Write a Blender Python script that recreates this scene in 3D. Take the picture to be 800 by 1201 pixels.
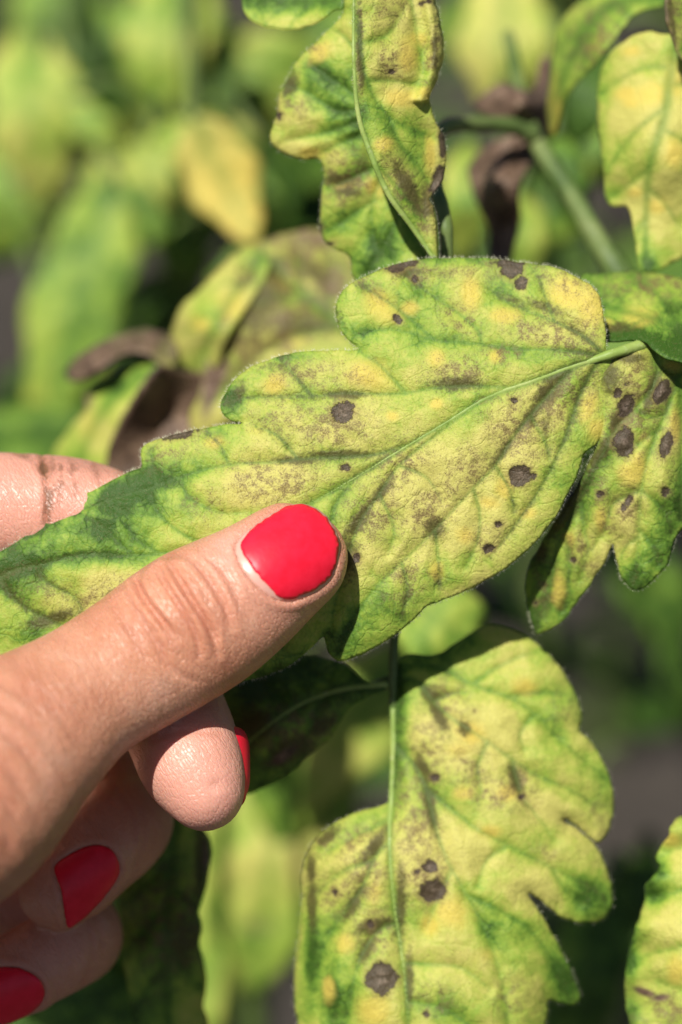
import bpy, math, random
import numpy as np
from mathutils import Vector, Matrix
from mathutils.geometry import delaunay_2d_cdt

scene = bpy.context.scene
for o in list(bpy.data.objects):
    bpy.data.objects.remove(o)
COL = scene.collection
rng = np.random.default_rng(7)
random.seed(7)

# ------------------------------------------------------------------ camera, sky, sun
D = 0.38                      # focus distance, metres
S = 1.1e-4                    # metres per photograph pixel in the plane of the leaf
PITCH = math.radians(30)
FOC = Vector((0, 0, 0.46))    # centre of the plane of the leaf
R_ = Vector((1, 0, 0))
F_ = Vector((0, math.cos(PITCH), -math.sin(PITCH)))
U_ = Vector((0, math.sin(PITCH), math.cos(PITCH)))
cam = bpy.data.cameras.new('camera')
cam.sensor_fit = 'VERTICAL'
cam.sensor_height = 36
cam.lens = 36 * D / (1201 * S)
cam.clip_start = 0.01
cam.clip_end = 200
cam.dof.use_dof = True
cam.dof.focus_distance = D - 0.0035
cam.dof.aperture_fstop = 8.0
camo = bpy.data.objects.new('camera', cam)
COL.objects.link(camo)
camo.location = FOC - F_ * D
camo.rotation_euler = (math.pi / 2 - PITCH, 0, 0)
scene.camera = camo

SUNV = Vector((-0.25, 0.52, 0.81))   # towards the sun: right, up, towards camera
sw = (R_ * SUNV.x + U_ * SUNV.y - F_ * SUNV.z).normalized()
w = bpy.data.worlds.new('World')
scene.world = w
w.use_nodes = True
nt = w.node_tree
bg = nt.nodes['Background']
sky = nt.nodes.new('ShaderNodeTexSky')
sky.sky_type = 'NISHITA'
sky.sun_disc = False
sky.air_density = 0.7
sky.dust_density = 1.6
sky.altitude = 600
sky.sun_elevation = math.asin(sw.z)
sky.sun_rotation = math.atan2(sw.x, sw.y)
nt.links.new(sky.outputs[0], bg.inputs[0])
bg.inputs[1].default_value = 0.05
sun = bpy.data.lights.new('sun', 'SUN')
sun.energy = 5.0
sun.angle = math.radians(0.6)
sun.color = (1.0, 0.96, 0.90)
suno = bpy.data.objects.new('sun', sun)
COL.objects.link(suno)
suno.rotation_euler = sw.to_track_quat('Z', 'Y').to_euler()
suno.location = (0, 0, 3)
scene.view_settings.view_transform = 'Standard'
scene.view_settings.look = 'None'
scene.view_settings.exposure = 0.36
scene.view_settings.gamma = 1
scene.render.engine = 'CYCLES'

# ------------------------------------------------------------------ coordinates
RM = np.array([R_, U_, -F_])          # rows: right, up, towards camera
FN = np.array(FOC)

def loc_px(px, py, z):                # photograph pixel + depth (cm towards camera) -> local frame in cm
    px = np.asarray(px, float); py = np.asarray(py, float); z = np.asarray(z, float)
    k = (D * 100 - z) / (D * 100)
    return np.stack([(px - 400) * S * 100 * k, -(py - 600.5) * S * 100 * k, z + 0 * px], -1)

def to_world(l):                      # local cm -> world metres
    return FN + (np.asarray(l) * 0.01) @ RM

def P(px, py, z):
    return to_world(loc_px(px, py, z))

def loc_to_px(l):
    k = (D * 100 - l[:, 2]) / (D * 100)
    return np.stack([400 + l[:, 0] / (S * 100 * k), 600.5 - l[:, 1] / (S * 100 * k)], -1)

# ------------------------------------------------------------------ object helpers
def tag(o, label=None, cat=None, group=None, kind=None):
    if label: o['label'] = label
    if cat: o['category'] = cat
    if group: o['group'] = group
    if kind: o['kind'] = kind
    return o

def empty(name, loc, **kw):
    o = bpy.data.objects.new(name, None)
    o.empty_display_size = 0.02
    COL.objects.link(o)
    o.location = loc
    return tag(o, **kw)

def world_origin(o):
    v = Vector(o.location)
    while o.parent:
        o = o.parent
        v = v + o.location
    return v

def obj(name, verts, faces, mat, parent=None, origin=None, smooth=True, attrs=None, **kw):
    verts = np.asarray(verts, float)
    if origin is None:
        origin = verts.mean(0)
    origin = np.asarray(origin, float)
    me = bpy.data.meshes.new(name)
    me.from_pydata((verts - origin).tolist(), [], faces if isinstance(faces, list) else faces.tolist())
    if smooth:
        me.polygons.foreach_set('use_smooth', [True] * len(me.polygons))
    if attrs:
        for k, v in attrs.items():
            v = np.asarray(v, np.float32)
            if v.ndim == 2:
                a = me.attributes.new(k, 'FLOAT_VECTOR', 'POINT')
                a.data.foreach_set('vector', v.ravel())
            else:
                a = me.attributes.new(k, 'FLOAT', 'POINT')
                a.data.foreach_set('value', v.ravel())
    if mat: me.materials.append(mat)
    me.update()
    o = bpy.data.objects.new(name, me)
    COL.objects.link(o)
    org = Vector(origin)
    if parent:
        o.parent = parent
        o.location = org - world_origin(parent)
    else:
        o.location = org
    return tag(o, **kw)

def catmull(pts, n=8, closed=False):
    p = np.asarray(pts, float)
    N = len(p)
    out = []
    rngi = range(N if closed else N - 1)
    for i in rngi:
        if closed:
            p0, p1, p2, p3 = p[(i - 1) % N], p[i], p[(i + 1) % N], p[(i + 2) % N]
        else:
            p1, p2 = p[i], p[i + 1]
            p0 = p[i - 1] if i > 0 else 2 * p1 - p2
            p3 = p[i + 2] if i + 2 < N else 2 * p2 - p1
        t = np.linspace(0, 1, n, endpoint=False)[:, None]
        out.append(0.5 * ((2 * p1) + (-p0 + p2) * t + (2 * p0 - 5 * p1 + 4 * p2 - p3) * t ** 2 + (-p0 + 3 * p1 - 3 * p2 + p3) * t ** 3))
    out = np.concatenate(out)
    if not closed:
        out = np.vstack([out, p[-1]])
    return out

def resample(p, step, closed=False):
    q = np.vstack([p, p[:1]]) if closed else p
    s = np.r_[0, np.cumsum(np.linalg.norm(np.diff(q, axis=0), axis=1))]
    n = max(4, int(s[-1] / step))
    t = np.linspace(0, s[-1], n + (0 if closed else 1), endpoint=not closed)
    return np.stack([np.interp(t, s, q[:, k]) for k in range(q.shape[1])], -1)

def tube(path, radii, seg=8, squash=1.0):
    """closed tapered tube along a world-space path -> verts, faces"""
    path = np.asarray(path, float)
    radii = np.broadcast_to(np.asarray(radii, float), (len(path),))
    tan = np.gradient(path, axis=0)
    tan /= np.linalg.norm(tan, axis=1)[:, None] + 1e-12
    up = np.array(-F_)
    vs, fs = [], []
    for i in range(len(path)):
        a = np.cross(up, tan[i]); na = np.linalg.norm(a)
        a = a / na if na > 1e-4 else np.array(R_)
        b = np.cross(tan[i], a)
        for k in range(seg):
            th = 2 * math.pi * k / seg
            vs.append(path[i] + radii[i] * (math.cos(th) * a + squash * math.sin(th) * b))
    n = len(path)
    for i in range(n - 1):
        for k in range(seg):
            fs.append((i * seg + k, i * seg + (k + 1) % seg, (i + 1) * seg + (k + 1) % seg, (i + 1) * seg + k))
    fs.append(tuple(reversed(range(seg))))
    fs.append(tuple(range((n - 1) * seg, n * seg)))
    return np.array(vs), fs

def hash2(ix, iy, seed):
    h = (ix.astype(np.int64) * 374761393 + iy.astype(np.int64) * 668265263 + seed * 1442695041) & 0x7fffffff
    h = ((h ^ (h >> 13)) * 1274126177) & 0x7fffffff
    return ((h ^ (h >> 16)) & 0xffff) / 65535.0

def vnoise(xy, scale, seed=0):
    q = xy * scale
    i = np.floor(q); f = q - i
    f = f * f * (3 - 2 * f)
    ix, iy = i[:, 0], i[:, 1]
    a = hash2(ix, iy, seed); b = hash2(ix + 1, iy, seed); c = hash2(ix, iy + 1, seed); d = hash2(ix + 1, iy + 1, seed)
    return (a * (1 - f[:, 0]) + b * f[:, 0]) * (1 - f[:, 1]) + (c * (1 - f[:, 0]) + d * f[:, 0]) * f[:, 1] - 0.5

def seg_dist(p, poly, closed=False, R=90.0):
    """distance of points to a polyline (exact up to R), and parameter 0..1 along it"""
    q = np.vstack([poly, poly[:1]]) if closed else np.asarray(poly, float)
    order = np.argsort(p[:, 1], kind='stable')
    ps = p[order]; ys = ps[:, 1]
    best = np.full(len(p), 1e9); bt = np.zeros(len(p))
    n = len(q) - 1
    for i in range(n):
        a, b = q[i], q[i + 1]
        i0 = np.searchsorted(ys, min(a[1], b[1]) - R); i1 = np.searchsorted(ys, max(a[1], b[1]) + R)
        if i1 <= i0: continue
        sub = ps[i0:i1]
        k = np.nonzero((sub[:, 0] > min(a[0], b[0]) - R) & (sub[:, 0] < max(a[0], b[0]) + R))[0]
        if not len(k): continue
        sx, sy = sub[k, 0] - a[0], sub[k, 1] - a[1]
        ab = b - a
        t = np.clip((sx * ab[0] + sy * ab[1]) / (ab @ ab + 1e-12), 0, 1)
        d = np.hypot(sx - t * ab[0], sy - t * ab[1])
        k = k + i0
        m = d < best[k]
        best[k[m]] = d[m]; bt[k[m]] = (i + t[m]) / n
    rb = np.empty_like(best); rt = np.empty_like(bt)
    rb[order] = best; rt[order] = bt
    return rb, rt

def inside(p, poly):
    x, y = p[:, 0], p[:, 1]
    c = np.zeros(len(p), bool)
    n = len(poly)
    for i in range(n):
        x1, y1 = poly[i]; x2, y2 = poly[(i + 1) % n]
        if y1 == y2: continue
        m = ((y1 > y) != (y2 > y)) & (x < (x2 - x1) * (y - y1) / (y2 - y1) + x1)
        c ^= m
    return c

def tps(ctrl):
    """smooth depth surface through (px, py, z) points"""
    c = np.asarray(ctrl, float)
    n = len(c)
    xy = c[:, :2] / 100
    def K(a, b):
        r2 = ((a[:, None] - b[None]) ** 2).sum(-1)
        return 0.5 * r2 * np.log(r2 + 1e-9)
    A = np.zeros((n + 3, n + 3))
    A[:n, :n] = K(xy, xy) + np.eye(n) * 0.02
    A[:n, n] = 1; A[:n, n + 1:] = xy
    A[n, :n] = 1; A[n + 1:, :n] = xy.T
    sol = np.linalg.solve(A, np.r_[c[:, 2], 0, 0, 0])
    def f(p):
        q = np.asarray(p, float) / 100
        return K(q, xy) @ sol[:n] + sol[n] + q @ sol[n + 1:]
    return f

# ------------------------------------------------------------------ material helpers
class NT:
    def __init__(self, name):
        self.m = bpy.data.materials.new(name)
        self.m.use_nodes = True
        self.t = self.m.node_tree
        self.t.nodes.clear()
    def n(self, typ, **kw):
        nd = self.t.nodes.new(typ)
        for k, v in kw.items(): setattr(nd, k, v)
        return nd
    def put(self, sock, v):
        if isinstance(v, bpy.types.NodeSocket): self.t.links.new(v, sock)
        elif isinstance(v, (tuple, list)) and sock.type == 'RGBA' and len(v) == 3: sock.default_value = (*v, 1)
        else: sock.default_value = v
    def attr(self, name, vec=False):
        a = self.n('ShaderNodeAttribute', attribute_name=name)
        return a.outputs['Vector'] if vec else a.outputs['Fac']
    def math(self, op, a, b=0.0, c=0.0, clamp=False):
        m = self.n('ShaderNodeMath', operation=op, use_clamp=clamp)
        self.put(m.inputs[0], a); self.put(m.inputs[1], b)
        if op in ('MULTIPLY_ADD', 'SMOOTH_MIN'): self.put(m.inputs[2], c)
        return m.outputs[0]
    def noise(self, vec, scale, detail=2, rough=0.5, dist=0.0):
        x = self.n('ShaderNodeTexNoise')
        self.put(x.inputs['Vector'], vec); self.put(x.inputs['Scale'], scale)
        x.inputs['Detail'].default_value = detail; x.inputs['Roughness'].default_value = rough
        x.inputs['Distortion'].default_value = dist
        return x.outputs[0]
    def smooth(self, v, lo, hi, a=0.0, b=1.0):
        x = self.n('ShaderNodeMapRange', interpolation_type='SMOOTHSTEP')
        self.put(x.inputs[0], v)
        for i, q in enumerate((lo, hi, a, b)): self.put(x.inputs[i + 1], q)
        return x.outputs[0]
    def mix(self, f, a, b, mode='MIX'):
        x = self.n('ShaderNodeMix', data_type='RGBA', blend_type=mode)
        self.put(x.inputs[0], f); self.put(x.inputs[6], a); self.put(x.inputs[7], b)
        return x.outputs[2]
    def ramp(self, f, stops):
        x = self.n('ShaderNodeValToRGB')
        e = x.color_ramp.elements
        while len(e) < len(stops): e.new(0.5)
        for s, (p, c) in zip(e, stops):
            s.position = p; s.color = (*c, 1)
        self.put(x.inputs[0], f)
        return x.outputs[0]
    def vor(self, vec, scale, feature='DISTANCE_TO_EDGE', rand=1.0):
        x = self.n('ShaderNodeTexVoronoi', feature=feature)
        self.put(x.inputs['Vector'], vec); self.put(x.inputs['Scale'], scale)
        x.inputs['Randomness'].default_value = rand
        return x.outputs['Distance']
    def bump(self, h, strength, dist, normal=None):
        b = self.n('ShaderNodeBump')
        self.put(b.inputs['Height'], h); b.inputs['Strength'].default_value = strength
        b.inputs['Distance'].default_value = dist
        if normal is not None: self.put(b.inputs['Normal'], normal)
        return b.outputs[0]
    def out(self, sh):
        o = self.n('ShaderNodeOutputMaterial')
        self.t.links.new(sh, o.inputs['Surface'])
        return self.m

def leaf_material(fine=True):
    q = NT('leaf_tissue' if fine else 'leaf_tissue_soft')
    rest = q.attr('rest', True)
    vein, vwide, gold, brown = (q.attr(k) for k in ('vein', 'vwide', 'gold', 'brown'))
    spot, grn, smud_shade, dry = (q.attr(k) for k in ('spot', 'grn', 'smud_shade', 'dry'))
    N1 = q.noise(rest, 1.2, 4); N2 = q.noise(rest, 4.5, 4, 0.6); N3 = q.noise(rest, 17, 3, 0.6)
    SP = q.noise(rest, 52, 3, 0.7); FN_ = q.noise(rest, 75, 2, 0.7)
    sp2 = q.noise(rest, 9, 3, 0.65)
    tv = q.vor(q.mix(0.10, rest, q.n('ShaderNodeTexNoise').outputs[1]), 3.2)     # tertiary net
    # warp the coordinate of the net
    wn = q.n('ShaderNodeTexNoise'); q.put(wn.inputs['Vector'], rest); wn.inputs['Scale'].default_value = 3.0
    wv = q.n('ShaderNodeVectorMath', operation='MULTIPLY_ADD')
    q.put(wv.inputs[0], wn.outputs[1]); wv.inputs[1].default_value = (0.35, 0.35, 0.35); q.put(wv.inputs[2], rest)
    tv = q.vor(wv.outputs[0], 2.6)
    tline = q.smooth(tv, 0.0, 0.055, 1.0, 0.0)
    tv2 = q.vor(wv.outputs[0], 9.0)
    tline2 = q.smooth(tv2, 0.0, 0.10, 1.0, 0.0)
    g = q.math('ADD', grn, q.math('MULTIPLY', q.math('SUBTRACT', N1, 0.5), 1.5))
    g = q.math('ADD', g, q.math('MULTIPLY', q.math('SUBTRACT', N2, 0.5), 0.85))
    g = q.math('ADD', g, q.math('MULTIPLY', q.math('SUBTRACT', N3, 0.5), 0.35))
    g = q.math('ADD', g, q.math('MULTIPLY', vwide, 0.30))
    g = q.math('ADD', g, q.math('MULTIPLY', tline, 0.10))
    g = q.math('ADD', g, q.math('MULTIPLY', tline2, 0.07), clamp=True)
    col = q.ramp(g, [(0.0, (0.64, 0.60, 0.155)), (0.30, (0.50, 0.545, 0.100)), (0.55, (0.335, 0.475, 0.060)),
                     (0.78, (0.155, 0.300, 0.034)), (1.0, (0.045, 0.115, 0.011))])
    gf = q.smooth(q.math('ADD', gold, q.math('MULTIPLY', q.math('SUBTRACT', N2, 0.5), 1.0)), 0.20, 1.0, 0, 0.75)
    col = q.mix(gf, col, (0.78, 0.60, 0.115))
    bf = q.math('MULTIPLY', brown, q.smooth(sp2, 0.36, 0.62), clamp=True)
    col = q.mix(q.math('MULTIPLY', bf, 0.50), col, (0.42, 0.31, 0.135))
    sf = q.smooth(q.math('ADD', q.math('ADD', SP, q.math('MULTIPLY', bf, 0.22)), q.math('MULTIPLY', smud_shade, 0.10)), 0.56, 0.74, 0, 0.75)
    col = q.mix(sf, col, (0.17, 0.11, 0.048))
    mf = q.smooth(q.math('ADD', q.math('MULTIPLY', smud_shade, 0.9), q.math('MULTIPLY', q.math('SUBTRACT', N3, 0.5), 0.9)), 0.20, 0.80, 0, 0.88)
    col = q.mix(mf, col, (0.095, 0.085, 0.024))
    col = q.mix(q.math('MULTIPLY', vein, 0.85), col, (0.52, 0.68, 0.50), 'MULTIPLY')
    col = q.mix(q.math('MULTIPLY', vein, 0.35), col, (0.15, 0.26, 0.05))
    # dead tissue
    sN = q.math('ADD', spot, q.math('ADD', q.math('MULTIPLY', q.math('SUBTRACT', q.noise(rest, 6, 3, 0.65), 0.5), 1.25), q.math('MULTIPLY', q.math('SUBTRACT', SP, 0.5), 0.5)))
    halo = q.smooth(sN, -0.45, 0.05, 0, 0.45)
    col = q.mix(halo, col, (0.30, 0.22, 0.085))
    spc = q.mix(q.smooth(FN_, 0.45, 0.7), (0.034, 0.023, 0.015), (0.125, 0.083, 0.056))
    spc = q.mix(q.math('MULTIPLY', q.smooth(sN, 0.35, 0.9), q.smooth(N3, 0.4, 0.65)), spc, (0.17, 0.125, 0.092))
    spm = q.smooth(sN, 0.0, 0.12, 0, 0.96)
    col = q.mix(spm, col, spc)
    dcol = q.ramp(q.math('ADD', N2, q.math('MULTIPLY', q.math('SUBTRACT', N3, 0.5), 0.5)),
                  [(0.3, (0.050, 0.030, 0.020)), (0.55, (0.140, 0.086, 0.056)), (0.75, (0.30, 0.21, 0.14))])
    df = q.smooth(q.math('ADD', dry, q.math('MULTIPLY', q.math('SUBTRACT', N1, 0.5), 0.6)), 0.25, 0.7)
    col = q.mix(df, col, dcol)
    # fine pale fuzz
    col = q.mix(q.math('MULTIPLY', q.smooth(FN_, 0.55, 0.78, 0, 0.22), q.math('SUBTRACT', 1.0, spm)), col, (0.66, 0.64, 0.34))
    h = q.math('MULTIPLY', FN_, 0.35)
    h = q.math('ADD', h, q.math('MULTIPLY', N3, 0.8))
    h = q.math('ADD', h, q.math('MULTIPLY', tline, -0.22))
    h = q.math('ADD', h, q.math('MULTIPLY', tline2, -0.10))
    h = q.math('ADD', h, q.math('MULTIPLY', spm, -0.5))
    nrm = q.bump(h, 0.9, 0.00022)
    bs = q.n('ShaderNodeBsdfPrincipled')
    q.put(bs.inputs['Base Color'], col)
    bs.inputs['Roughness'].default_value = 0.47
    bs.inputs['Specular IOR Level'].default_value = 0.30
    bs.inputs['Sheen Weight'].default_value = 0.02
    bs.inputs['Sheen Roughness'].default_value = 0.4
    q.put(bs.inputs['Normal'], nrm)
    tr = q.n('ShaderNodeBsdfTranslucent')
    tc = q.mix(1.0, col, (0.95, 1.0, 0.45), 'MULTIPLY')
    q.put(tr.inputs['Color'], tc); q.put(tr.inputs['Normal'], nrm)
    mx = q.n('ShaderNodeMixShader')
    q.put(mx.inputs[0], q.math('MULTIPLY', q.math('SUBTRACT', 1.0, q.math('MAXIMUM', spm, df)), 0.30))
    q.t.links.new(bs.outputs[0], mx.inputs[1]); q.t.links.new(tr.outputs[0], mx.inputs[2])
    return q.out(mx.outputs[0])

def stem_material(rib=False):
    q = NT('rib_green' if rib else 'stem_green')
    tc = q.n('ShaderNodeTexCoord').outputs['Object']
    n = q.noise(tc, 900, 3, 0.6); n2 = q.noise(tc, 140, 3)
    col = q.ramp(n2, ([(0.3, (0.16, 0.25, 0.045)), (0.5, (0.235, 0.325, 0.070)), (0.7, (0.33, 0.39, 0.115))] if rib else [(0.3, (0.060, 0.105, 0.022)), (0.5, (0.100, 0.150, 0.038)), (0.7, (0.165, 0.205, 0.065))]))  # stem greens darkened in colour for the shade the main stem stands in
    col = q.mix(q.smooth(n, 0.58, 0.75, 0, 0.4 if rib else 0.18), col, (0.50, 0.52, 0.30))
    bs = q.n('ShaderNodeBsdfPrincipled')
    q.put(bs.inputs['Base Color'], col)
    bs.inputs['Roughness'].default_value = 0.5
    bs.inputs['Specular IOR Level'].default_value = 0.3
    q.put(bs.inputs['Normal'], q.bump(n, 0.5, 0.0003))
    return q.out(bs.outputs[0])

def hair_material():
    q = NT('plant_hair')
    bs = q.n('ShaderNodeBsdfPrincipled')
    bs.inputs['Base Color'].default_value = (0.62, 0.62, 0.42, 1)
    bs.inputs['Roughness'].default_value = 0.4
    return q.out(bs.outputs[0])

def soil_material():
    q = NT('garden_soil')
    tc = q.n('ShaderNodeTexCoord').outputs['Object']
    n = q.noise(tc, 9, 6, 0.65); n2 = q.noise(tc, 60, 4, 0.7)
    col = q.ramp(q.math('ADD', q.math('MULTIPLY', n, 0.6), q.math('MULTIPLY', n2, 0.4)),
                 [(0.3, (0.024, 0.019, 0.014)), (0.5, (0.050, 0.040, 0.030)), (0.72, (0.095, 0.077, 0.059))])
    bs = q.n('ShaderNodeBsdfPrincipled')
    q.put(bs.inputs['Base Color'], col)
    bs.inputs['Roughness'].default_value = 0.95
    q.put(bs.inputs['Normal'], q.bump(q.math('ADD', n, n2), 1.0, 0.02))
    return q.out(bs.outputs[0])

def skin_material():
    q = NT('skin')
    rest = q.attr('rest', True)
    pink, crease_shade, dirt = q.attr('pink'), q.attr('crease_shade'), q.attr('dirt')
    n1 = q.noise(rest, 1.1, 4, 0.6); n2 = q.noise(rest, 6, 4, 0.6); n3 = q.noise(rest, 30, 3, 0.6)
    col = q.ramp(n1, [(0.30, (0.47, 0.195, 0.110)), (0.55, (0.57, 0.268, 0.160)), (0.75, (0.63, 0.345, 0.232))])
    col = q.mix(q.smooth(n2, 0.45, 0.75, 0, 0.30), col, (0.56, 0.24, 0.16))
    col = q.mix(q.math('MULTIPLY', pink, 0.85, clamp=True), col, (0.70, 0.355, 0.285))
    col = q.mix(q.math('MULTIPLY', crease_shade, 0.55, clamp=True), col, (0.50, 0.185, 0.115))
    dn = q.math('MULTIPLY', dirt, q.smooth(q.math('ADD', n2, q.math('MULTIPLY', n3, 0.5)), 0.55, 0.9), clamp=True)
    col = q.mix(dn, col, (0.16, 0.075, 0.035))
    # fine criss-cross skin relief
    va = q.n('ShaderNodeVectorMath', operation='MULTIPLY'); q.put(va.inputs[0], rest); va.inputs[1].default_value = (2.2, 0.7, 1)
    wl = q.n('ShaderNodeTexNoise'); q.put(wl.inputs['Vector'], rest); wl.inputs['Scale'].default_value = 5
    wv = q.n('ShaderNodeVectorMath', operation='MULTIPLY_ADD')
    q.put(wv.inputs[0], wl.outputs[1]); wv.inputs[1].default_value = (0.12, 0.12, 0); q.put(wv.inputs[2], va.outputs[0])
    v1 = q.vor(wv.outputs[0], 11)
    lines = q.smooth(v1, 0.0, 0.16)
    va2 = q.n('ShaderNodeVectorMath', operation='MULTIPLY'); q.put(va2.inputs[0], rest); va2.inputs[1].default_value = (3.4, 0.35, 1)
    long_ = q.noise(va2.outputs[0], 3.2, 3, 0.6, 0.4)
    h = q.math('ADD', q.math('MULTIPLY', lines, 0.45), q.math('MULTIPLY', n3, 0.5))
    h = q.math('ADD', h, q.math('MULTIPLY', long_, 2.0))
    h = q.math('MULTIPLY', h, q.math('SUBTRACT', 1.0, q.math('MULTIPLY', pink, 0.62), clamp=True))
    nrm = q.bump(h, 0.85, 0.00018)
    bs = q.n('ShaderNodeBsdfPrincipled')
    q.put(bs.inputs['Base Color'], col)
    q.put(bs.inputs['Roughness'], q.math('ADD', 0.27, q.math('MULTIPLY', n2, 0.22)))
    bs.inputs['Specular IOR Level'].default_value = 0.48
    bs.inputs['Subsurface Weight'].default_value = 0.35
    bs.inputs['Subsurface Radius'].default_value = (1.0, 0.35, 0.18)
    bs.inputs['Subsurface Scale'].default_value = 0.0022
    q.put(bs.inputs['Normal'], nrm)
    return q.out(bs.outputs[0])

def polish_material():
    q = NT('red_polish')
    tc = q.n('ShaderNodeTexCoord').outputs['Object']
    n = q.noise(tc, 500, 3, 0.6); n2 = q.noise(tc, 2500, 2, 0.6)
    bs = q.n('ShaderNodeBsdfPrincipled')
    q.put(bs.inputs['Base Color'], q.mix(q.smooth(n, 0.3, 0.7), (0.70, 0.008, 0.028), (0.78, 0.013, 0.040)))
    bs.inputs['Roughness'].default_value = 0.42
    bs.inputs['Specular IOR Level'].default_value = 0.35
    q.put(bs.inputs['Normal'], q.bump(q.math('ADD', n, q.math('MULTIPLY', n2, 0.25)), 0.35, 0.00012))
    return q.out(bs.outputs[0])

def nail_material():
    q = NT('bare_nail')
    bs = q.n('ShaderNodeBsdfPrincipled')
    bs.inputs['Base Color'].default_value = (0.60, 0.33, 0.26, 1)
    bs.inputs['Roughness'].default_value = 0.35
    return q.out(bs.outputs[0])

M_LEAF = leaf_material(); M_STEM = stem_material(); M_RIB = stem_material(True); M_HAIR = hair_material(); M_SOIL = soil_material()
M_SKIN = skin_material(); M_POL = polish_material(); M_NAIL = nail_material()

# ------------------------------------------------------------------ ground
def build_ground():
    n = 160
    a = np.linspace(-1, 1, n)
    a = np.sign(a) * np.abs(a) ** 3 * 40
    X, Y = np.meshgrid(a, a + 0.6, indexing='ij')
    xy = np.stack([X.ravel(), Y.ravel()], -1)
    Z = 0.03 * vnoise(xy, 3.0, 3) + 0.02 * vnoise(xy, 9.0, 4) + 0.012 * vnoise(xy, 25, 5)
    vs = np.c_[xy, Z]
    i, j = np.meshgrid(np.arange(n - 1), np.arange(n - 1), indexing='ij')
    q = (i * n + j).ravel()
    fs = np.stack([q, q + n, q + n + 1, q + 1], -1)
    obj('ground', vs, fs, M_SOIL, origin=(0, 0, 0), kind='structure')
build_ground()

# ------------------------------------------------------------------ leaves
def gauss(p, items, seed=0):
    """sum of soft elliptical patches (px, py, rx[, ry, angle, weight])"""
    out = np.zeros(len(p))
    for it in items:
        x, y, rx = it[:3]
        ry = it[3] if len(it) > 3 else rx
        an = math.radians(it[4]) if len(it) > 4 else 0
        wt = it[5] if len(it) > 5 else 1.0
        dx, dy = p[:, 0] - x, p[:, 1] - y
        u = dx * math.cos(an) + dy * math.sin(an); v = -dx * math.sin(an) + dy * math.cos(an)
        out = np.maximum(out, wt * np.exp(-((u / rx) ** 2 + (v / ry) ** 2) * 0.8))
    return out

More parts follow.
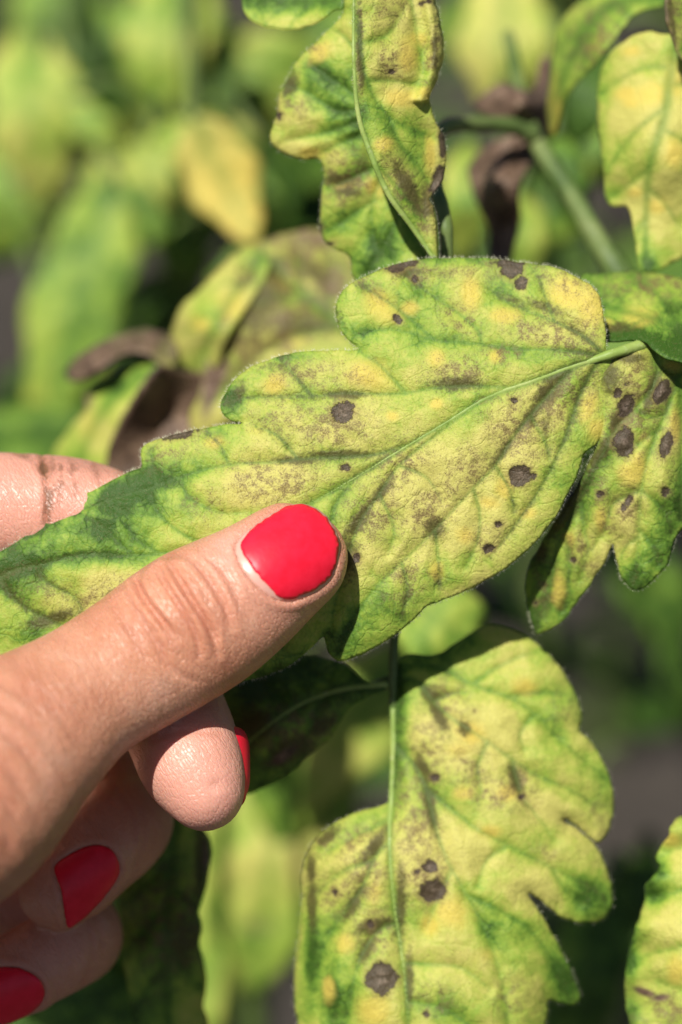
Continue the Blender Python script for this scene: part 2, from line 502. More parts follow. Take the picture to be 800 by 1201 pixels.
def leaf(name, parent, outline, ctrl, midrib=None, veins=(), h=5.0, grn=0.3, green=(), pale=(), gold=(), brown=(), smud_shade=(),
         spots=(), dry=0.0, drys=(), quilt=0.05, wave=0.05, curl=0.0, edge_green=0.0, edge_dry=0.0, mid_r=(7, 2), thick=0.03,
         label=None, extra=None, seed=0, rough=0.9, mid_part=True, vein_w=2.2, vein_smud_shade=0.0, hairs=0, mid_end=1.0, sub_parent=None):
    out = resample(catmull(outline, 8, True), h * 0.9, True)
    # slightly irregular margin
    s = np.arange(len(out), dtype=float)
    tang = np.roll(out, -1, 0) - np.roll(out, 1, 0)
    tang /= np.linalg.norm(tang, axis=1)[:, None] + 1e-9
    nr = np.stack([tang[:, 1], -tang[:, 0]], -1)
    wob = vnoise(np.c_[s * 0.9 * h / 9, s * 0 + seed], 1.0, seed + 11) * 2 * rough
    out = out + nr * wob[:, None]
    lo, hi = out.min(0), out.max(0)
    gx = np.arange(lo[0], hi[0] + h, h); gy = np.arange(lo[1], hi[1] + h, h * 0.866)
    GX, GY = np.meshgrid(gx, gy, indexing='ij')
    GX = GX + (np.arange(len(gy)) % 2)[None] * h * 0.5
    pts = np.stack([GX.ravel(), GY.ravel()], -1)
    pts = pts[inside(pts, out)]
    de, _ = seg_dist(pts, out[::2], True)
    pts = pts[de > h * 0.6] + rng.uniform(-0.12, 0.12, (int((de > h * 0.6).sum()), 2)) * h
    allp = np.vstack([out, pts])
    n = len(out)
    vo, _, fo, orig, _, _ = delaunay_2d_cdt([Vector(p) for p in allp], [(i, (i + 1) % n) for i in range(n)], [], 1, 1e-4)
    p = np.array([(v.x, v.y) for v in vo])
    faces = [tuple(f) for f in fo]
    edge, _ = seg_dist(p, out, True)
    cm = S * 100
    edge_cm = edge * cm
    vd = np.full(len(p), 1e9); vn = np.zeros(len(p))
    lines = []
    for k, v in enumerate(veins):
        c = catmull(v, 5)
        lines.append(c)
        d, t = seg_dist(p, c)
        vd = np.minimum(vd, d)
        wv = vein_w * (1 - 0.55 * t)
        vn = np.maximum(vn, np.exp(-(d / wv) ** 2) * (1 - 0.5 * t))
    if midrib is not None:
        mc = catmull(midrib, 6)
        d, t = seg_dist(p, mc)
        mdist = d
        vd = np.minimum(vd, d)
        mw = (mid_r[0] * (1 - t) + mid_r[1] * t) * 1.1 + 0.5
        vn = np.maximum(vn, np.exp(-(d / mw) ** 2))
    zf = tps(ctrl)
    q = p * cm
    def relief(pp, vdd, edd):
        qq = pp * cm
        zz = quilt * (1 - np.exp(-np.minimum(vdd, 400) * cm / 0.16)) if (len(veins) or midrib is not None) else 0 * pp[:, 0]
        zz = zz * (1 - 0.7 * np.exp(-edd * cm / 0.15))
        zz = zz + wave * (vnoise(qq, 0.8, seed) * 1.2 + vnoise(qq, 2.3, seed + 1) * 0.5) * (0.35 + np.exp(-edd * cm / 0.5))
        zz = zz + 0.022 * vnoise(qq, 4.2, seed + 2) * np.clip(quilt / 0.05, 0, 2) + 0.010 * vnoise(qq, 9.0, seed + 5) * np.clip(quilt / 0.05, 0, 2)
        zz = zz + curl * np.exp(-(edd * cm / 0.14) ** 1.5)
        if extra is not None: zz = zz + extra(pp)
        return zz
    z = zf(p) + relief(p, vd, edge)
    vw = np.exp(-vd * cm / 0.11)
    spot = np.full(len(p), -1.0)
    for it in spots:
        x, y, rx = it[:3]
        ry = it[3] if len(it) > 3 else rx
        an = math.radians(it[4]) if len(it) > 4 else 0
        dx, dy = p[:, 0] - x, p[:, 1] - y
        u = dx * math.cos(an) + dy * math.sin(an); v = -dx * math.sin(an) + dy * math.cos(an)
        r = np.hypot(u / rx, v / ry)
        rad = min(rx, ry)
        spot = np.maximum(spot, np.clip((1.05 - r) * min(1.0, rad / 9.0) , -1, 1))
    z = z - 0.022 * np.clip(spot * 3 + 0.1, 0, 1)
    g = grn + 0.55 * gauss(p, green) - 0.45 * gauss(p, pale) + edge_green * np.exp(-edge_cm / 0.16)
    sm = gauss(p, smud_shade)
    if vein_smud_shade:
        pat = np.clip(vnoise(q, 0.9, seed + 8) * 2.2 + 0.35, 0, 1)
        sm = np.maximum(sm, vein_smud_shade * np.exp(-vd * cm / 0.09) * pat)  # dark staining along the veins with the shade of the bulges painted in
    A = dict(rest=np.c_[q, np.zeros(len(p)) + seed * 3.7], vein=vn, vwide=vw, gold=gauss(p, gold), brown=gauss(p, brown),
             spot=spot, grn=g, smud_shade=sm, dry=dry + gauss(p, drys) + edge_dry * np.exp(-edge_cm / 0.12))
    W = to_world(loc_px(p[:, 0], p[:, 1], z))
    base = np.asarray(midrib[0] if midrib is not None else outline[0], float)
    org = P(base[0], base[1], float(zf(base[None])[0]))
    o = obj(name, W, faces, M_LEAF, parent, org, attrs=A, label=label)
    fl = np.array([W[faces[0][0]], W[faces[0][1]], W[faces[0][2]]])
    if np.dot(np.cross(fl[1] - fl[0], fl[2] - fl[0]), np.array(F_)) > 0:
        o.data.flip_normals()
    md = o.modifiers.new('thickness', 'SOLIDIFY')
    md.thickness = thick * 0.01; md.offset = -1
    if midrib is not None and mid_part:
        mm = resample(mc, 6)
        mm = mm[:max(4, int(len(mm) * mid_end))]
        dd = np.zeros(len(mm)); ee, _ = seg_dist(mm, out, True)
        ins = inside(mm, out)
        zz = zf(mm) + relief(mm, dd, np.where(ins, ee, 0))
        t = np.linspace(0, 1, len(mm))
        rad = (mid_r[0] * (1 - t) ** 1.4 + mid_r[1] * (1 - 0.6 * t) * np.minimum(1, t * 3)) * cm
        path = to_world(loc_px(mm[:, 0], mm[:, 1], zz - rad * 0.30))
        tv_, tf_ = tube(path, rad * 0.01, 10, 0.62)
        obj('midrib', tv_, tf_, M_RIB, sub_parent or o)
    if hairs:
        # short stiff hairs along the margin and over the blade, one mesh
        hv, hf = [], []
        osign = -1.0 if inside(out + nr * 1.5, out).mean() > 0.5 else 1.0
        idx = rng.integers(0, len(out), hairs)
        for i in idx:
            b = out[i] + rng.normal(0, 0.5, 2)
            z0 = z[i] + rng.uniform(-0.03, 0.0)
            d2 = nr[i] * osign
            ang = rng.normal(0, 0.5)
            d2 = np.array([d2[0] * math.cos(ang) - d2[1] * math.sin(ang), d2[0] * math.sin(ang) + d2[1] * math.cos(ang)])
            L = rng.uniform(1.5, 5.0)
            a = P(b[0], b[1], z0); c = P(b[0] + d2[0] * L, b[1] + d2[1] * L, z0 + rng.uniform(-0.02, 0.05))
            side = np.cross(c - a, np.array(F_)); side = side / (np.linalg.norm(side) + 1e-12) * 2.2e-5
            k = len(hv)
            up = np.array(F_) * 3e-5
            hv += [a - side, a + side, a + up, c]
            hf += [(k, k + 1, k + 3), (k + 1, k + 2, k + 3), (k + 2, k, k + 3)]
        obj('margin_hairs', np.array(hv), hf, M_HAIR, sub_parent or o, kind='stuff')
    return o, zf

def stem(name, parent, pts, r0, r1, label=None, seg=10, mat=None):
    """pts: (px, py, z) photograph pixels + depth; radii in cm"""
    c = catmull(np.array(pts, float), 8)
    path = P(c[:, 0], c[:, 1], c[:, 2])
    n = len(path)
    t = np.linspace(0, 1, n)
    r = (r0 * (1 - t) + r1 * t) * 0.01 * (1 + 0.05 * np.sin(np.arange(n) * 0.9))
    v, f = tube(path, r, seg)
    return obj(name, v, f, mat or M_STEM, parent, path[0], label=label)

# ------------------------------------------------------------------ the hand
def chain(nodes, sub=5):
    """(px, py, z, r_px) nodes -> dense local-cm centres and radii"""
    n = catmull(np.array(nodes, float), sub)
    k = (D * 100 - n[:, 2]) / (D * 100)
    return loc_px(n[:, 0], n[:, 1], n[:, 2]), n[:, 3] * S * 100 * k

CH = {
    'thumb': (chain([(340, 657, 0.44, 66), (318, 672, 0.50, 71), (286, 695, 0.60, 78), (258, 713, 0.68, 84), (230, 730, 0.74, 88), (196, 752, 0.76, 87), (160, 776, 0.84, 84), (95, 817, 1.15, 84), (20, 872, 1.60, 105), (-60, 930, 1.95, 138), (-150, 965, 1.9, 160)]), 0.86),
    'index': (chain([(330, 700, -0.85, 48), (270, 690, -0.85, 56), (200, 658, -0.88, 62), (112, 611, -0.90, 66), (40, 599, -0.88, 67), (-60, 606, -0.8, 72), (-160, 650, -0.6, 80), (-300, 760, -0.1, 95), (-420, 860, 0.4, 110)]), 1.0),
    'middle': (chain([(240, 928, 0.42, 47), (233, 912, 0.32, 55), (222, 890, 0.15, 62), (209, 854, -0.35, 64), (180, 800, -1.5, 64), (120, 770, -2.4, 68), (0, 780, -2.3, 76), (-160, 820, -1.7, 85), (-380, 900, -0.6, 105)]), 1.0),
    'ring': (chain([(66, 1045, -0.85, 45), (88, 1026, -0.95, 51), (112, 1001, -1.10, 55), (138, 976, -1.40, 57), (146, 955, -1.9, 58), (120, 925, -2.4, 64), (0, 900, -2.6, 72), (-180, 920, -2.0, 82), (-380, 950, -1.0, 100)]), 1.0),
    'pinky': (chain([(-45, 1172, -1.0, 43), (-10, 1158, -1.05, 47), (40, 1132, -1.15, 50), (80, 1110, -1.4, 51), (92, 1096, -2.0, 52), (60, 1070, -2.6, 56), (-60, 1040, -2.8, 64), (-220, 1020, -2.3, 76), (-380, 1010, -1.4, 95)]), 1.0),
    'palm': (chain([(-190, 960, 1.4, 160), (-300, 930, 1.1, 180), (-420, 960, 1.2, 180), (-560, 1010, 1.9, 160), (-740, 1070, 3.0, 155), (-900, 1130, 4.0, 165)]), 0.9),
}

def chain_dist(name, pts):
    (c, r), zs = CH[name]
    best = np.full(len(pts), 9.0)
    sc = np.array([1, 1, 1 / zs])
    p = pts * sc; cc = c * sc
    for i in range(len(cc) - 1):
        a, ab = cc[i], cc[i + 1] - cc[i]
        t = np.clip(((p - a) @ ab) / (ab @ ab + 1e-12), 0, 1)
        d = np.linalg.norm(p - a - t[:, None] * ab, axis=1) - (r[i] + t * (r[i + 1] - r[i]))
        np.minimum(best, d, out=best)
    return best

def smin(a, b, k):
    h = np.clip(0.5 + 0.5 * (b - a) / k, 0, 1)
    return b * (1 - h) + a * h - k * h * (1 - h)

def hand_field(vox):
    lo = np.array([-15.5, -8.8, -4.4]); hi = np.array([0.8, 1.6, 6.6])
    n = np.ceil((hi - lo) / vox).astype(int)
    ax = [lo[k] + np.arange(n[k]) * vox for k in range(3)]
    F = {}
    for name, ((c, r), zs) in CH.items():
        d = np.full(n, 3.0, np.float32)
        for i in range(len(c) - 1):
            m = 0.75
            a, b = c[i], c[i + 1]
            rr = max(r[i], r[i + 1])
            s0 = np.maximum(((np.minimum(a, b) - rr - m - lo) / vox).astype(int), 0)
            s1 = np.minimum(((np.maximum(a, b) + rr + m - lo) / vox).astype(int) + 1, n)
            if (s1 <= s0).any(): continue
            sl = tuple(slice(s0[k], s1[k]) for k in range(3))
            X = ax[0][sl[0]].astype(np.float32)[:, None, None]; Y = ax[1][sl[1]].astype(np.float32)[None, :, None]; Z = (ax[2][sl[2]] / zs).astype(np.float32)[None, None]
            a2 = a * [1, 1, 1 / zs]; ab = (b - a) * [1, 1, 1 / zs]
            L = float(ab @ ab) + 1e-9
            t = np.clip(((X - a2[0]) * ab[0] + (Y - a2[1]) * ab[1] + (Z - a2[2]) * ab[2]) / L, 0, 1).astype(np.float32)
            dd = np.sqrt((X - a2[0] - t * ab[0]) ** 2 + (Y - a2[1] - t * ab[1]) ** 2 + (Z - a2[2] - t * ab[2]) ** 2) - (r[i] + t * (r[i + 1] - r[i]))
            d[sl] = np.minimum(d[sl], dd)
        F[name] = d
    body = smin(F['thumb'], F['palm'], 0.6)
    body = smin(body, F['index'], 0.10)
    oth = smin(smin(F['middle'], F['ring'], 0.04), F['pinky'], 0.04)
    body = smin(body, oth, 0.06)
    return body, lo

def surface_nets(vol, lo, vox):
    ins = vol < 0
    nx, ny, nz = vol.shape
    c = [ins[i:nx - 1 + i, j:ny - 1 + j, k:nz - 1 + k] for i in (0, 1) for j in (0, 1) for k in (0, 1)]
    s = sum(x.astype(np.int8) for x in c)
    act = (s > 0) & (s < 8)
    idx = np.argwhere(act)
    ids = np.full(act.shape, -1, np.int64)
    ids[tuple(idx.T)] = np.arange(len(idx))
    acc = np.zeros((len(idx), 3)); cnt = np.zeros(len(idx))
    corners = [(i, j, k) for i in (0, 1) for j in (0, 1) for k in (0, 1)]
    for a in range(3):
        for u in (0, 1):
            for v in (0, 1):
                o0 = [0, 0, 0]; o1 = [0, 0, 0]
                b, d = [q for q in range(3) if q != a]
                o0[b] = o1[b] = u; o0[d] = o1[d] = v; o1[a] = 1
                v0 = vol[tuple((idx + o0).T)]; v1 = vol[tuple((idx + o1).T)]
                m = (v0 < 0) != (v1 < 0)
                t = np.where(m, v0 / np.where(m, v0 - v1, 1), 0)
                pt = np.array(o0)[None] + np.zeros((len(idx), 3))
                pt[:, a] = t
                acc[m] += pt[m]; cnt[m] += 1
    verts = lo + (idx + acc / cnt[:, None]) * vox
    quads = []
    for a in range(3):
        b, d = (a + 1) % 3, (a + 2) % 3
        sl0 = [slice(None)] * 3; sl1 = [slice(None)] * 3
        sl0[a] = slice(0, -1); sl1[a] = slice(1, None)
        x = ins[tuple(sl0)] != ins[tuple(sl1)]
        e = np.argwhere(x)
        ok = (e[:, b] > 0) & (e[:, d] > 0) & (e[:, b] < vol.shape[b] - 1) & (e[:, d] < vol.shape[d] - 1)
        e = e[ok]
        q = []
        for db, dd in ((-1, -1), (0, -1), (0, 0), (-1, 0)):
            f = e.copy(); f[:, b] += db; f[:, d] += dd
            q.append(ids[tuple(f.T)])
        q = np.stack(q, -1)
        fl = ~ins[tuple(e.T)]
        q[fl] = q[fl][:, ::-1]
        quads.append(q)
    quads = np.concatenate(quads)
    return verts, quads[(quads >= 0).all(1)]

def build_hand():
    vox = 0.06
    vol, lo = hand_field(vox)
    v, q = surface_nets(vol, lo, vox)
    # relax the voxel surface a little
    me = bpy.data.meshes.new('tmp')
    me.from_pydata(v.tolist(), [], q.tolist())
    to = bpy.data.objects.new('tmp', me); COL.objects.link(to)
    sm = to.modifiers.new('s', 'SMOOTH'); sm.factor = 0.5; sm.iterations = 4
    sd = to.modifiers.new('d', 'SUBSURF'); sd.levels = 1; sd.render_levels = 1
    dg = bpy.context.evaluated_depsgraph_get()
    me2 = bpy.data.meshes.new_from_object(to.evaluated_get(dg))
    bpy.data.objects.remove(to)
    n = len(me2.vertices)
    co = np.zeros(n * 3, np.float32); me2.vertices.foreach_get('co', co); co = co.reshape(-1, 3).astype(float)
    nr = np.zeros(n * 3, np.float32); me2.vertices.foreach_get('normal', nr); nr = nr.reshape(-1, 3).astype(float)
    if (nr[:, 0] * (co[:, 0] - co[:, 0].mean()) + nr[:, 1] * (co[:, 1] - co[:, 1].mean())).mean() < 0:
        me2.flip_normals(); nr = -nr
    names = list(CH)
    vis = co[:, 0] > -6.5
    dist = {k: np.full(n, 9.0) for k in names}
    for k in names: dist[k][vis] = chain_dist(k, co[vis])
    own = np.argmin(np.stack([dist[k] for k in names]), 0)
    px = loc_to_px(co)
    front = np.clip(nr[:, 2] * 3 - 0.2, 0, 1)
    crease_shade = np.zeros(n); dirt = np.zeros(n); disp = np.zeros(n)
    # folds over the thumb joint and along its back  (polyline, depth cm, width px)
    folds = [([(163, 672), (160, 684), (170, 702), (181, 717), (194, 733), (206, 750)], 0.046, 4.2),
             ([(166, 668), (176, 657), (192, 651), (208, 652)], 0.030, 4.2),
             ([(198, 660), (210, 680), (226, 706), (241, 728), (250, 745), (256, 768)], 0.042, 3.8),
             ([(216, 650), (236, 668), (252, 690), (264, 712), (272, 735)], 0.026, 3.8),
             ([(185, 668), (197, 690), (212, 712), (224, 732), (232, 752), (235, 772)], 0.030, 3.2),
             ([(236, 650), (256, 664), (272, 686), (282, 708)], 0.011, 4.0),
             ([(145, 690), (156, 712), (172, 735), (188, 760), (196, 780)], 0.014, 4.5),
             ([(130, 702), (140, 722), (156, 748), (172, 774)], 0.008, 5),
             ([(176, 745), (190, 768), (206, 790)], 0.010, 4), ([(190, 775), (212, 792), (236, 800)], 0.007, 4),
             ([(-20, 790), (20, 812), (50, 840)], 0.010, 6), ([(-20, 815), (20, 838), (60, 872)], 0.010, 6), ([(-20, 845), (15, 866), (48, 902)], 0.012, 6),
             ([(-20, 880), (10, 900), (30, 935)], 0.012, 6), ([(20, 800), (60, 830), (95, 870)], 0.008, 5), ([(-20, 915), (8, 940), (22, 968)], 0.014, 6), ([(-20, 955), (5, 975), (14, 1000)], 0.014, 6), ([(40, 800), (85, 835), (110, 860)], 0.006, 5)]
    th = (own == 0) | (own == 5)
    for line, dep, wd in folds:
        d, t = seg_dist(px, catmull(line, 5))
        d = d + 1.5 * vnoise(px, 0.05, 5)
        fade = np.clip(4 * t * (1 - t) + 0.25, 0, 1)
        m = th * front * fade
        dep = dep * 1.8
        disp += m * (-dep * np.exp(-(d / wd) ** 2) + 0.42 * dep * np.exp(-((d - 2.3 * wd) / (1.2 * wd)) ** 2))
        crease_shade += m * np.exp(-(d / (wd * 1.1)) ** 2) * min(1, dep / 0.050)
    bul = np.exp(-(((px[:, 0] - 200) / 40) ** 2 + ((px[:, 1] - 702) / 45) ** 2)) * th * front
    disp += 0.035 * bul
    # index finger: crease with dirt and fine lines
    ix = own == 1
    for line, dep, wd, dt in [([(47, 525), (52, 545), (55, 575), (54, 615)], 0.028, 3.5, 0.8), ([(62, 535), (63, 570), (58, 610)], 0.010, 3, 0.4), ([(20, 530), (38, 538), (50, 552)], 0.012, 3.5, 0.6),
                              ([(72, 545), (70, 590)], 0.008, 3, .4), ([(110, 545), (118, 570)], 0.006, 3, .3), ([(84, 540), (90, 580)], 0.006, 3, .4)]:
        d, t = seg_dist(px, catmull(line, 4))
        m = ix * np.clip(nr[:, 2] * 2 + 0.6, 0, 1)
        disp += m * (-dep * np.exp(-(d / wd) ** 2))
        crease_shade += m * np.exp(-(d / (wd * 1.2)) ** 2) * dep / 0.025
        dirt += m * dt * np.exp(-(d / (wd * 1.5)) ** 2)
    dirt += ix * 0.30 * gauss(px, [(72, 562, 14, 22), (90, 548, 40, 8), (110, 552, 40, 8)])
    # middle fingertip: small dent in the pad
    mi = own == 2
    disp += mi * (-0.02 * np.exp(-(((px[:, 0] - 253) / 9) ** 2 + ((px[:, 1] - 921) / 7) ** 2))) * front
    # dirt and reddening around the nails and finger folds
    pink = np.zeros(n)
    pink += 0.72 * mi + 0.6 * ix + 0.12 * (own == 3) + 0.25 * (own == 4)
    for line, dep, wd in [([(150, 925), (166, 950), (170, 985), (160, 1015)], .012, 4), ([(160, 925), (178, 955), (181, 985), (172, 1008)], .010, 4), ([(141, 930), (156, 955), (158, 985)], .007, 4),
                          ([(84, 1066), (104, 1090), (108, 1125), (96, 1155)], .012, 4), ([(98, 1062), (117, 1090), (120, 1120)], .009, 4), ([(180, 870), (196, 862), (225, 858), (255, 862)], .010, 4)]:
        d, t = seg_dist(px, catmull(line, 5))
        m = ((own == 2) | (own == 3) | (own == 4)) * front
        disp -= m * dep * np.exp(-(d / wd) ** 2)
        crease_shade += m * 0.6 * np.exp(-(d / wd) ** 2)
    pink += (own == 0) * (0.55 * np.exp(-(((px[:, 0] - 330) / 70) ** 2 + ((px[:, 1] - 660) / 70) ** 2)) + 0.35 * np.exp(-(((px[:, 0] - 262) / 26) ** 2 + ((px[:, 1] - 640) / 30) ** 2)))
    crease_shade += 0.42 * ((own == 3) | (own == 4)) + 0.12 * mi  # ring and pinky skin reddened and darkened for the shadow they lie in
    co = co + nr * disp[:, None]

    # nails: smooth domes fitted to the fingertip, skin tucked beneath
    nails = []
    def nail(fid, plate, polish, lift, label=None):
        pl = resample(catmull(plate, 8, True), 3, True)
        ok = inside(px, pl) & (own == fid) & (nr[:, 2] > 0.25)
        x, y, z = (px[ok, 0]) / 100, (px[ok, 1]) / 100, co[ok, 2]
        cx, cy = x.mean(), y.mean()
        fb = lambda xx, yy: np.stack([np.ones_like(xx), xx - cx, yy - cy, (xx - cx) ** 2, (xx - cx) * (yy - cy), (yy - cy) ** 2], -1)
        sol = np.linalg.lstsq(fb(x, y), z, rcond=None)[0]
        zn = lambda p: fb(p[:, 0] / 100, p[:, 1] / 100) @ sol + lift
        d, _ = seg_dist(px, pl, True)
        inn = inside(px, pl) & (own == fid) & (nr[:, 2] > -0.2)
        tgt = zn(px) - 0.035
        low = inn & (co[:, 2] > tgt)
        co[low, 2] = tgt[low] 
        ring = (~inn) & (own == fid) & (nr[:, 2] > 0.0) & (d < 26)
        hgt = 0.030 * np.exp(-((d - 6) / 6) ** 2)
        co[ring] += nr[ring] * hgt[ring][:, None]
        crease_shade[ring] += 0.35 * np.exp(-(d[ring] / 5) ** 2)
        nails.append((plate, polish, zn))
    nail(0, [(344, 591.5), (362, 592), (380, 602), (394, 622), (399, 641), (396, 660), (389, 679), (371, 694), (352, 703), (336, 706), (319, 702), (302, 688), (287, 672), (278, 655), (277, 639), (287, 625), (305, 611), (325, 599)],
         [(344, 592), (362, 592.5), (379, 603), (392.5, 622), (397.5, 641), (394.5, 659), (387, 677), (370, 691), (351, 700.5), (338, 703), (326, 700), (316, 689), (300, 670.5), (287, 652), (282, 640), (289, 627), (306, 612), (325, 600)], 0.022)
    nail(3, [(64, 1018), (80, 1003), (104, 992), (124, 993), (136, 1004), (140, 1020), (134, 1036), (112, 1064), (88, 1085), (80, 1088), (76, 1075), (72, 1045)],
         [(66, 1019), (80, 1005), (104, 994), (122, 995), (133, 1006), (137, 1020), (131, 1035), (110, 1062), (88, 1083), (81, 1086), (77, 1074), (73, 1045)], 0.03)
    nail(4, [(-20, 1140), (0, 1134), (24, 1136), (44, 1147), (52, 1162), (48, 1176), (30, 1192), (-5, 1206), (-22, 1208), (-28, 1180)],
         [(-19, 1141), (0, 1136), (24, 1138), (42, 1148), (49, 1162), (46, 1175), (29, 1190), (-5, 1204), (-20, 1206), (-26, 1180)], 0.03)
    W = to_world(co)
    base = P(-300, 930, -1.7)
    me2.vertices.foreach_set('co', (W - base).astype(np.float32).ravel())
    for k, val in dict(pink=pink, crease_shade=np.clip(crease_shade, 0, 1.2), dirt=np.clip(dirt, 0, 1)).items():
        a = me2.attributes.new(k, 'FLOAT', 'POINT'); a.data.foreach_set('value', val.astype(np.float32))
    # texture coordinate aligned with the thumb: across / along
    ca, sa = 0.845, -0.535
    rest = np.stack([(px[:, 0] * ca + px[:, 1] * sa) * S * 100, (-px[:, 0] * sa + px[:, 1] * ca) * S * 100, co[:, 2] * 0.8], -1)
    a = me2.attributes.new('rest', 'FLOAT_VECTOR', 'POINT'); a.data.foreach_set('vector', rest.astype(np.float32).ravel())
    me2.polygons.foreach_set('use_smooth', [True] * len(me2.polygons))
    me2.materials.clear(); me2.materials.append(M_SKIN)
    me2.name = 'hand'
    ho = bpy.data.objects.new('hand', me2); COL.objects.link(ho)
    ho.location = base
    tag(ho, 'hand with red nails pinching the large leaf between thumb and finger', 'hand')

    def patch(name, outline, zf, off, mat, parent, thick, edge_drop, rough=0.8):
        out = resample(catmull(outline, 8, True), 2.5, True)
        out = out + np.stack([vnoise(np.c_[np.arange(len(out)) * 1.0, np.zeros(len(out))], 0.45, 3 + k_) for k_ in (0, 9)], -1) * rough
        lo_, hi_ = out.min(0), out.max(0)
        GX, GY = np.meshgrid(np.arange(lo_[0], hi_[0], 3.0), np.arange(lo_[1], hi_[1], 3.0), indexing='ij')
        pts = np.stack([GX.ravel(), GY.ravel()], -1)
        pts = pts[inside(pts, out)]
        d, _ = seg_dist(pts, out, True)
        pts = pts[d > 1.8]
        al = np.vstack([out, pts]); m = len(out)
        vo, _, fo, *_r = delaunay_2d_cdt([Vector(p) for p in al], [(i, (i + 1) % m) for i in range(m)], [], 1, 1e-4)
        p = np.array([(q.x, q.y) for q in vo])
        ed, _ = seg_dist(p, out, True)
        z = zf(p) + off - edge_drop * np.exp(-(ed / 3.5) ** 1.5)
        Wp = to_world(loc_px(p[:, 0], p[:, 1], z))
        fs = [tuple(f) for f in fo]
        o = obj(name, Wp, fs, mat, parent)
        a_, b_, c_ = (Wp[i] for i in fs[0])
        if np.dot(np.cross(b_ - a_, c_ - a_), np.array(F_)) > 0: o.data.flip_normals()
        md = o.modifiers.new('thickness', 'SOLIDIFY'); md.thickness = thick * 0.01; md.offset = -1
        return o
    for i_, (plate, pol, zn) in enumerate(nails):
        no = patch('fingernail', plate, zn, 0.0, M_NAIL, ho, 0.05, 0.012)
        patch('nail_polish', pol if i_ == 0 else (np.array(plate) + 0.2).tolist(), zn, 0.020, M_POL, no, 0.03, 0.014, 1.8 if i_ == 0 else 0.6)

    # nail of the middle finger, seen from its edge on the far right side of the tip
    p0 = loc_px(243, 936, 0.34); p1 = loc_px(228, 868, -0.20)
    axis = p1 - p0; L = np.linalg.norm(axis); axis /= L
    dors = np.array([0.97, 0.06, -0.14]); dors -= axis * (dors @ axis); dors /= np.linalg.norm(dors)
    side = np.cross(axis, dors)
    def mnail(name, half, t0, t1, off, mat, parent, rad):
        nu, nv = 17, 15
        vs = []
        for j in range(nv):
            s_ = j / (nv - 1)
            t = t0 + (t1 - t0) * s_
            shp = math.sqrt(max(0.0, 1 - (2 * abs(s_ - 0.5)) ** 3.2)) * 0.85 + 0.15
            r = (0.512 + 0.185 * np.clip((t) / L, 0, 1) ** 0.8) + off - 0.10 * max(0, 0.25 - s_) 
            for i in range(nu):
                ph = (i / (nu - 1) * 2 - 1) * half * shp
                re = r - 0.07 * abs(2 * s_ - 1) ** 5 - 0.06 * abs(i / (nu - 1) * 2 - 1) ** 5
                vs.append(p0 + axis * t + re * (math.cos(ph) * dors + rad * math.sin(ph) * side))
        fs = [(j * nu + i, j * nu + i + 1, (j + 1) * nu + i + 1, (j + 1) * nu + i) for j in range(nv - 1) for i in range(nu - 1)]
        Wp = to_world(np.array(vs))
        o = obj(name, Wp, fs, mat, parent)
        a_, b_, c_ = (Wp[i] for i in fs[len(fs) // 2][:3])
        if np.dot(np.cross(b_ - a_, c_ - a_), dors @ RM) < 0: o.data.flip_normals()
        md = o.modifiers.new('thickness', 'SOLIDIFY'); md.thickness = 0.0006; md.offset = -1
        return o
    no = mnail('fingernail', 1.0, -0.10, 0.86, 0.0, M_NAIL, ho, 0.9)
    mnail('nail_polish', 1.12, -0.14, 0.86, 0.03, M_POL, no, 0.9)
    return ho
HAND = build_hand()

# ------------------------------------------------------------------ the plant in hand
base_w = P(1010, 900, -9); base_w[2] = 0.0
plant = empty('tomato_plant', base_w, label='sickly tomato plant in front, its spotted yellowing leaves filling the picture', cat='plant', group='tomato plants')

# main stem: the soft diagonal stalk at upper right, leaving the frame and running down to the soil
c = catmull(np.array([(596, 40, -6.5), (622, 150, -5.2), (668, 225, -4.6), (700, 280, -4.2), (728, 325, -4.0), (800, 440, -4.2), (880, 600, -5.5), (960, 780, -7.5)], float), 8)
path = np.vstack([P(c[:, 0], c[:, 1], c[:, 2]), base_w + [-.012, 0, 0.10], base_w + [0, 0, -0.02]])
path = catmull(path, 3)
rr = np.interp(np.linspace(0, 1, len(path)), [0, 0.15, 0.5, 1], [0.0009, 0.0013, 0.0018, 0.0050])
v_, f_ = tube(path, rr, 10)
obj('stem', v_, f_, M_STEM, plant)
stem('side_stalk', plant, [(628, 160, -5.0), (600, 148, -4.7), (560, 146, -4.2), (522, 150, -3.4), (508, 180, -2.6), (512, 220, -1.7), (521, 255, -1.15), (524, 300, -1.15), (517, 400, -1.35), (492, 560, -1.5), (470, 690, -1.5), (463, 745, -1.4), (461, 790, -1.42), (461, 820, -1.45), (461, 845, -1.5)], 0.13, 0.05)
stem('petiole', plant, [(684, 426, -0.10), (712, 417, -0.05), (735, 410, -0.12), (757, 405, -0.30), (790, 407, -0.9), (830, 430, -2.2), (850, 520, -4.6)], 0.050, 0.12, mat=M_RIB)

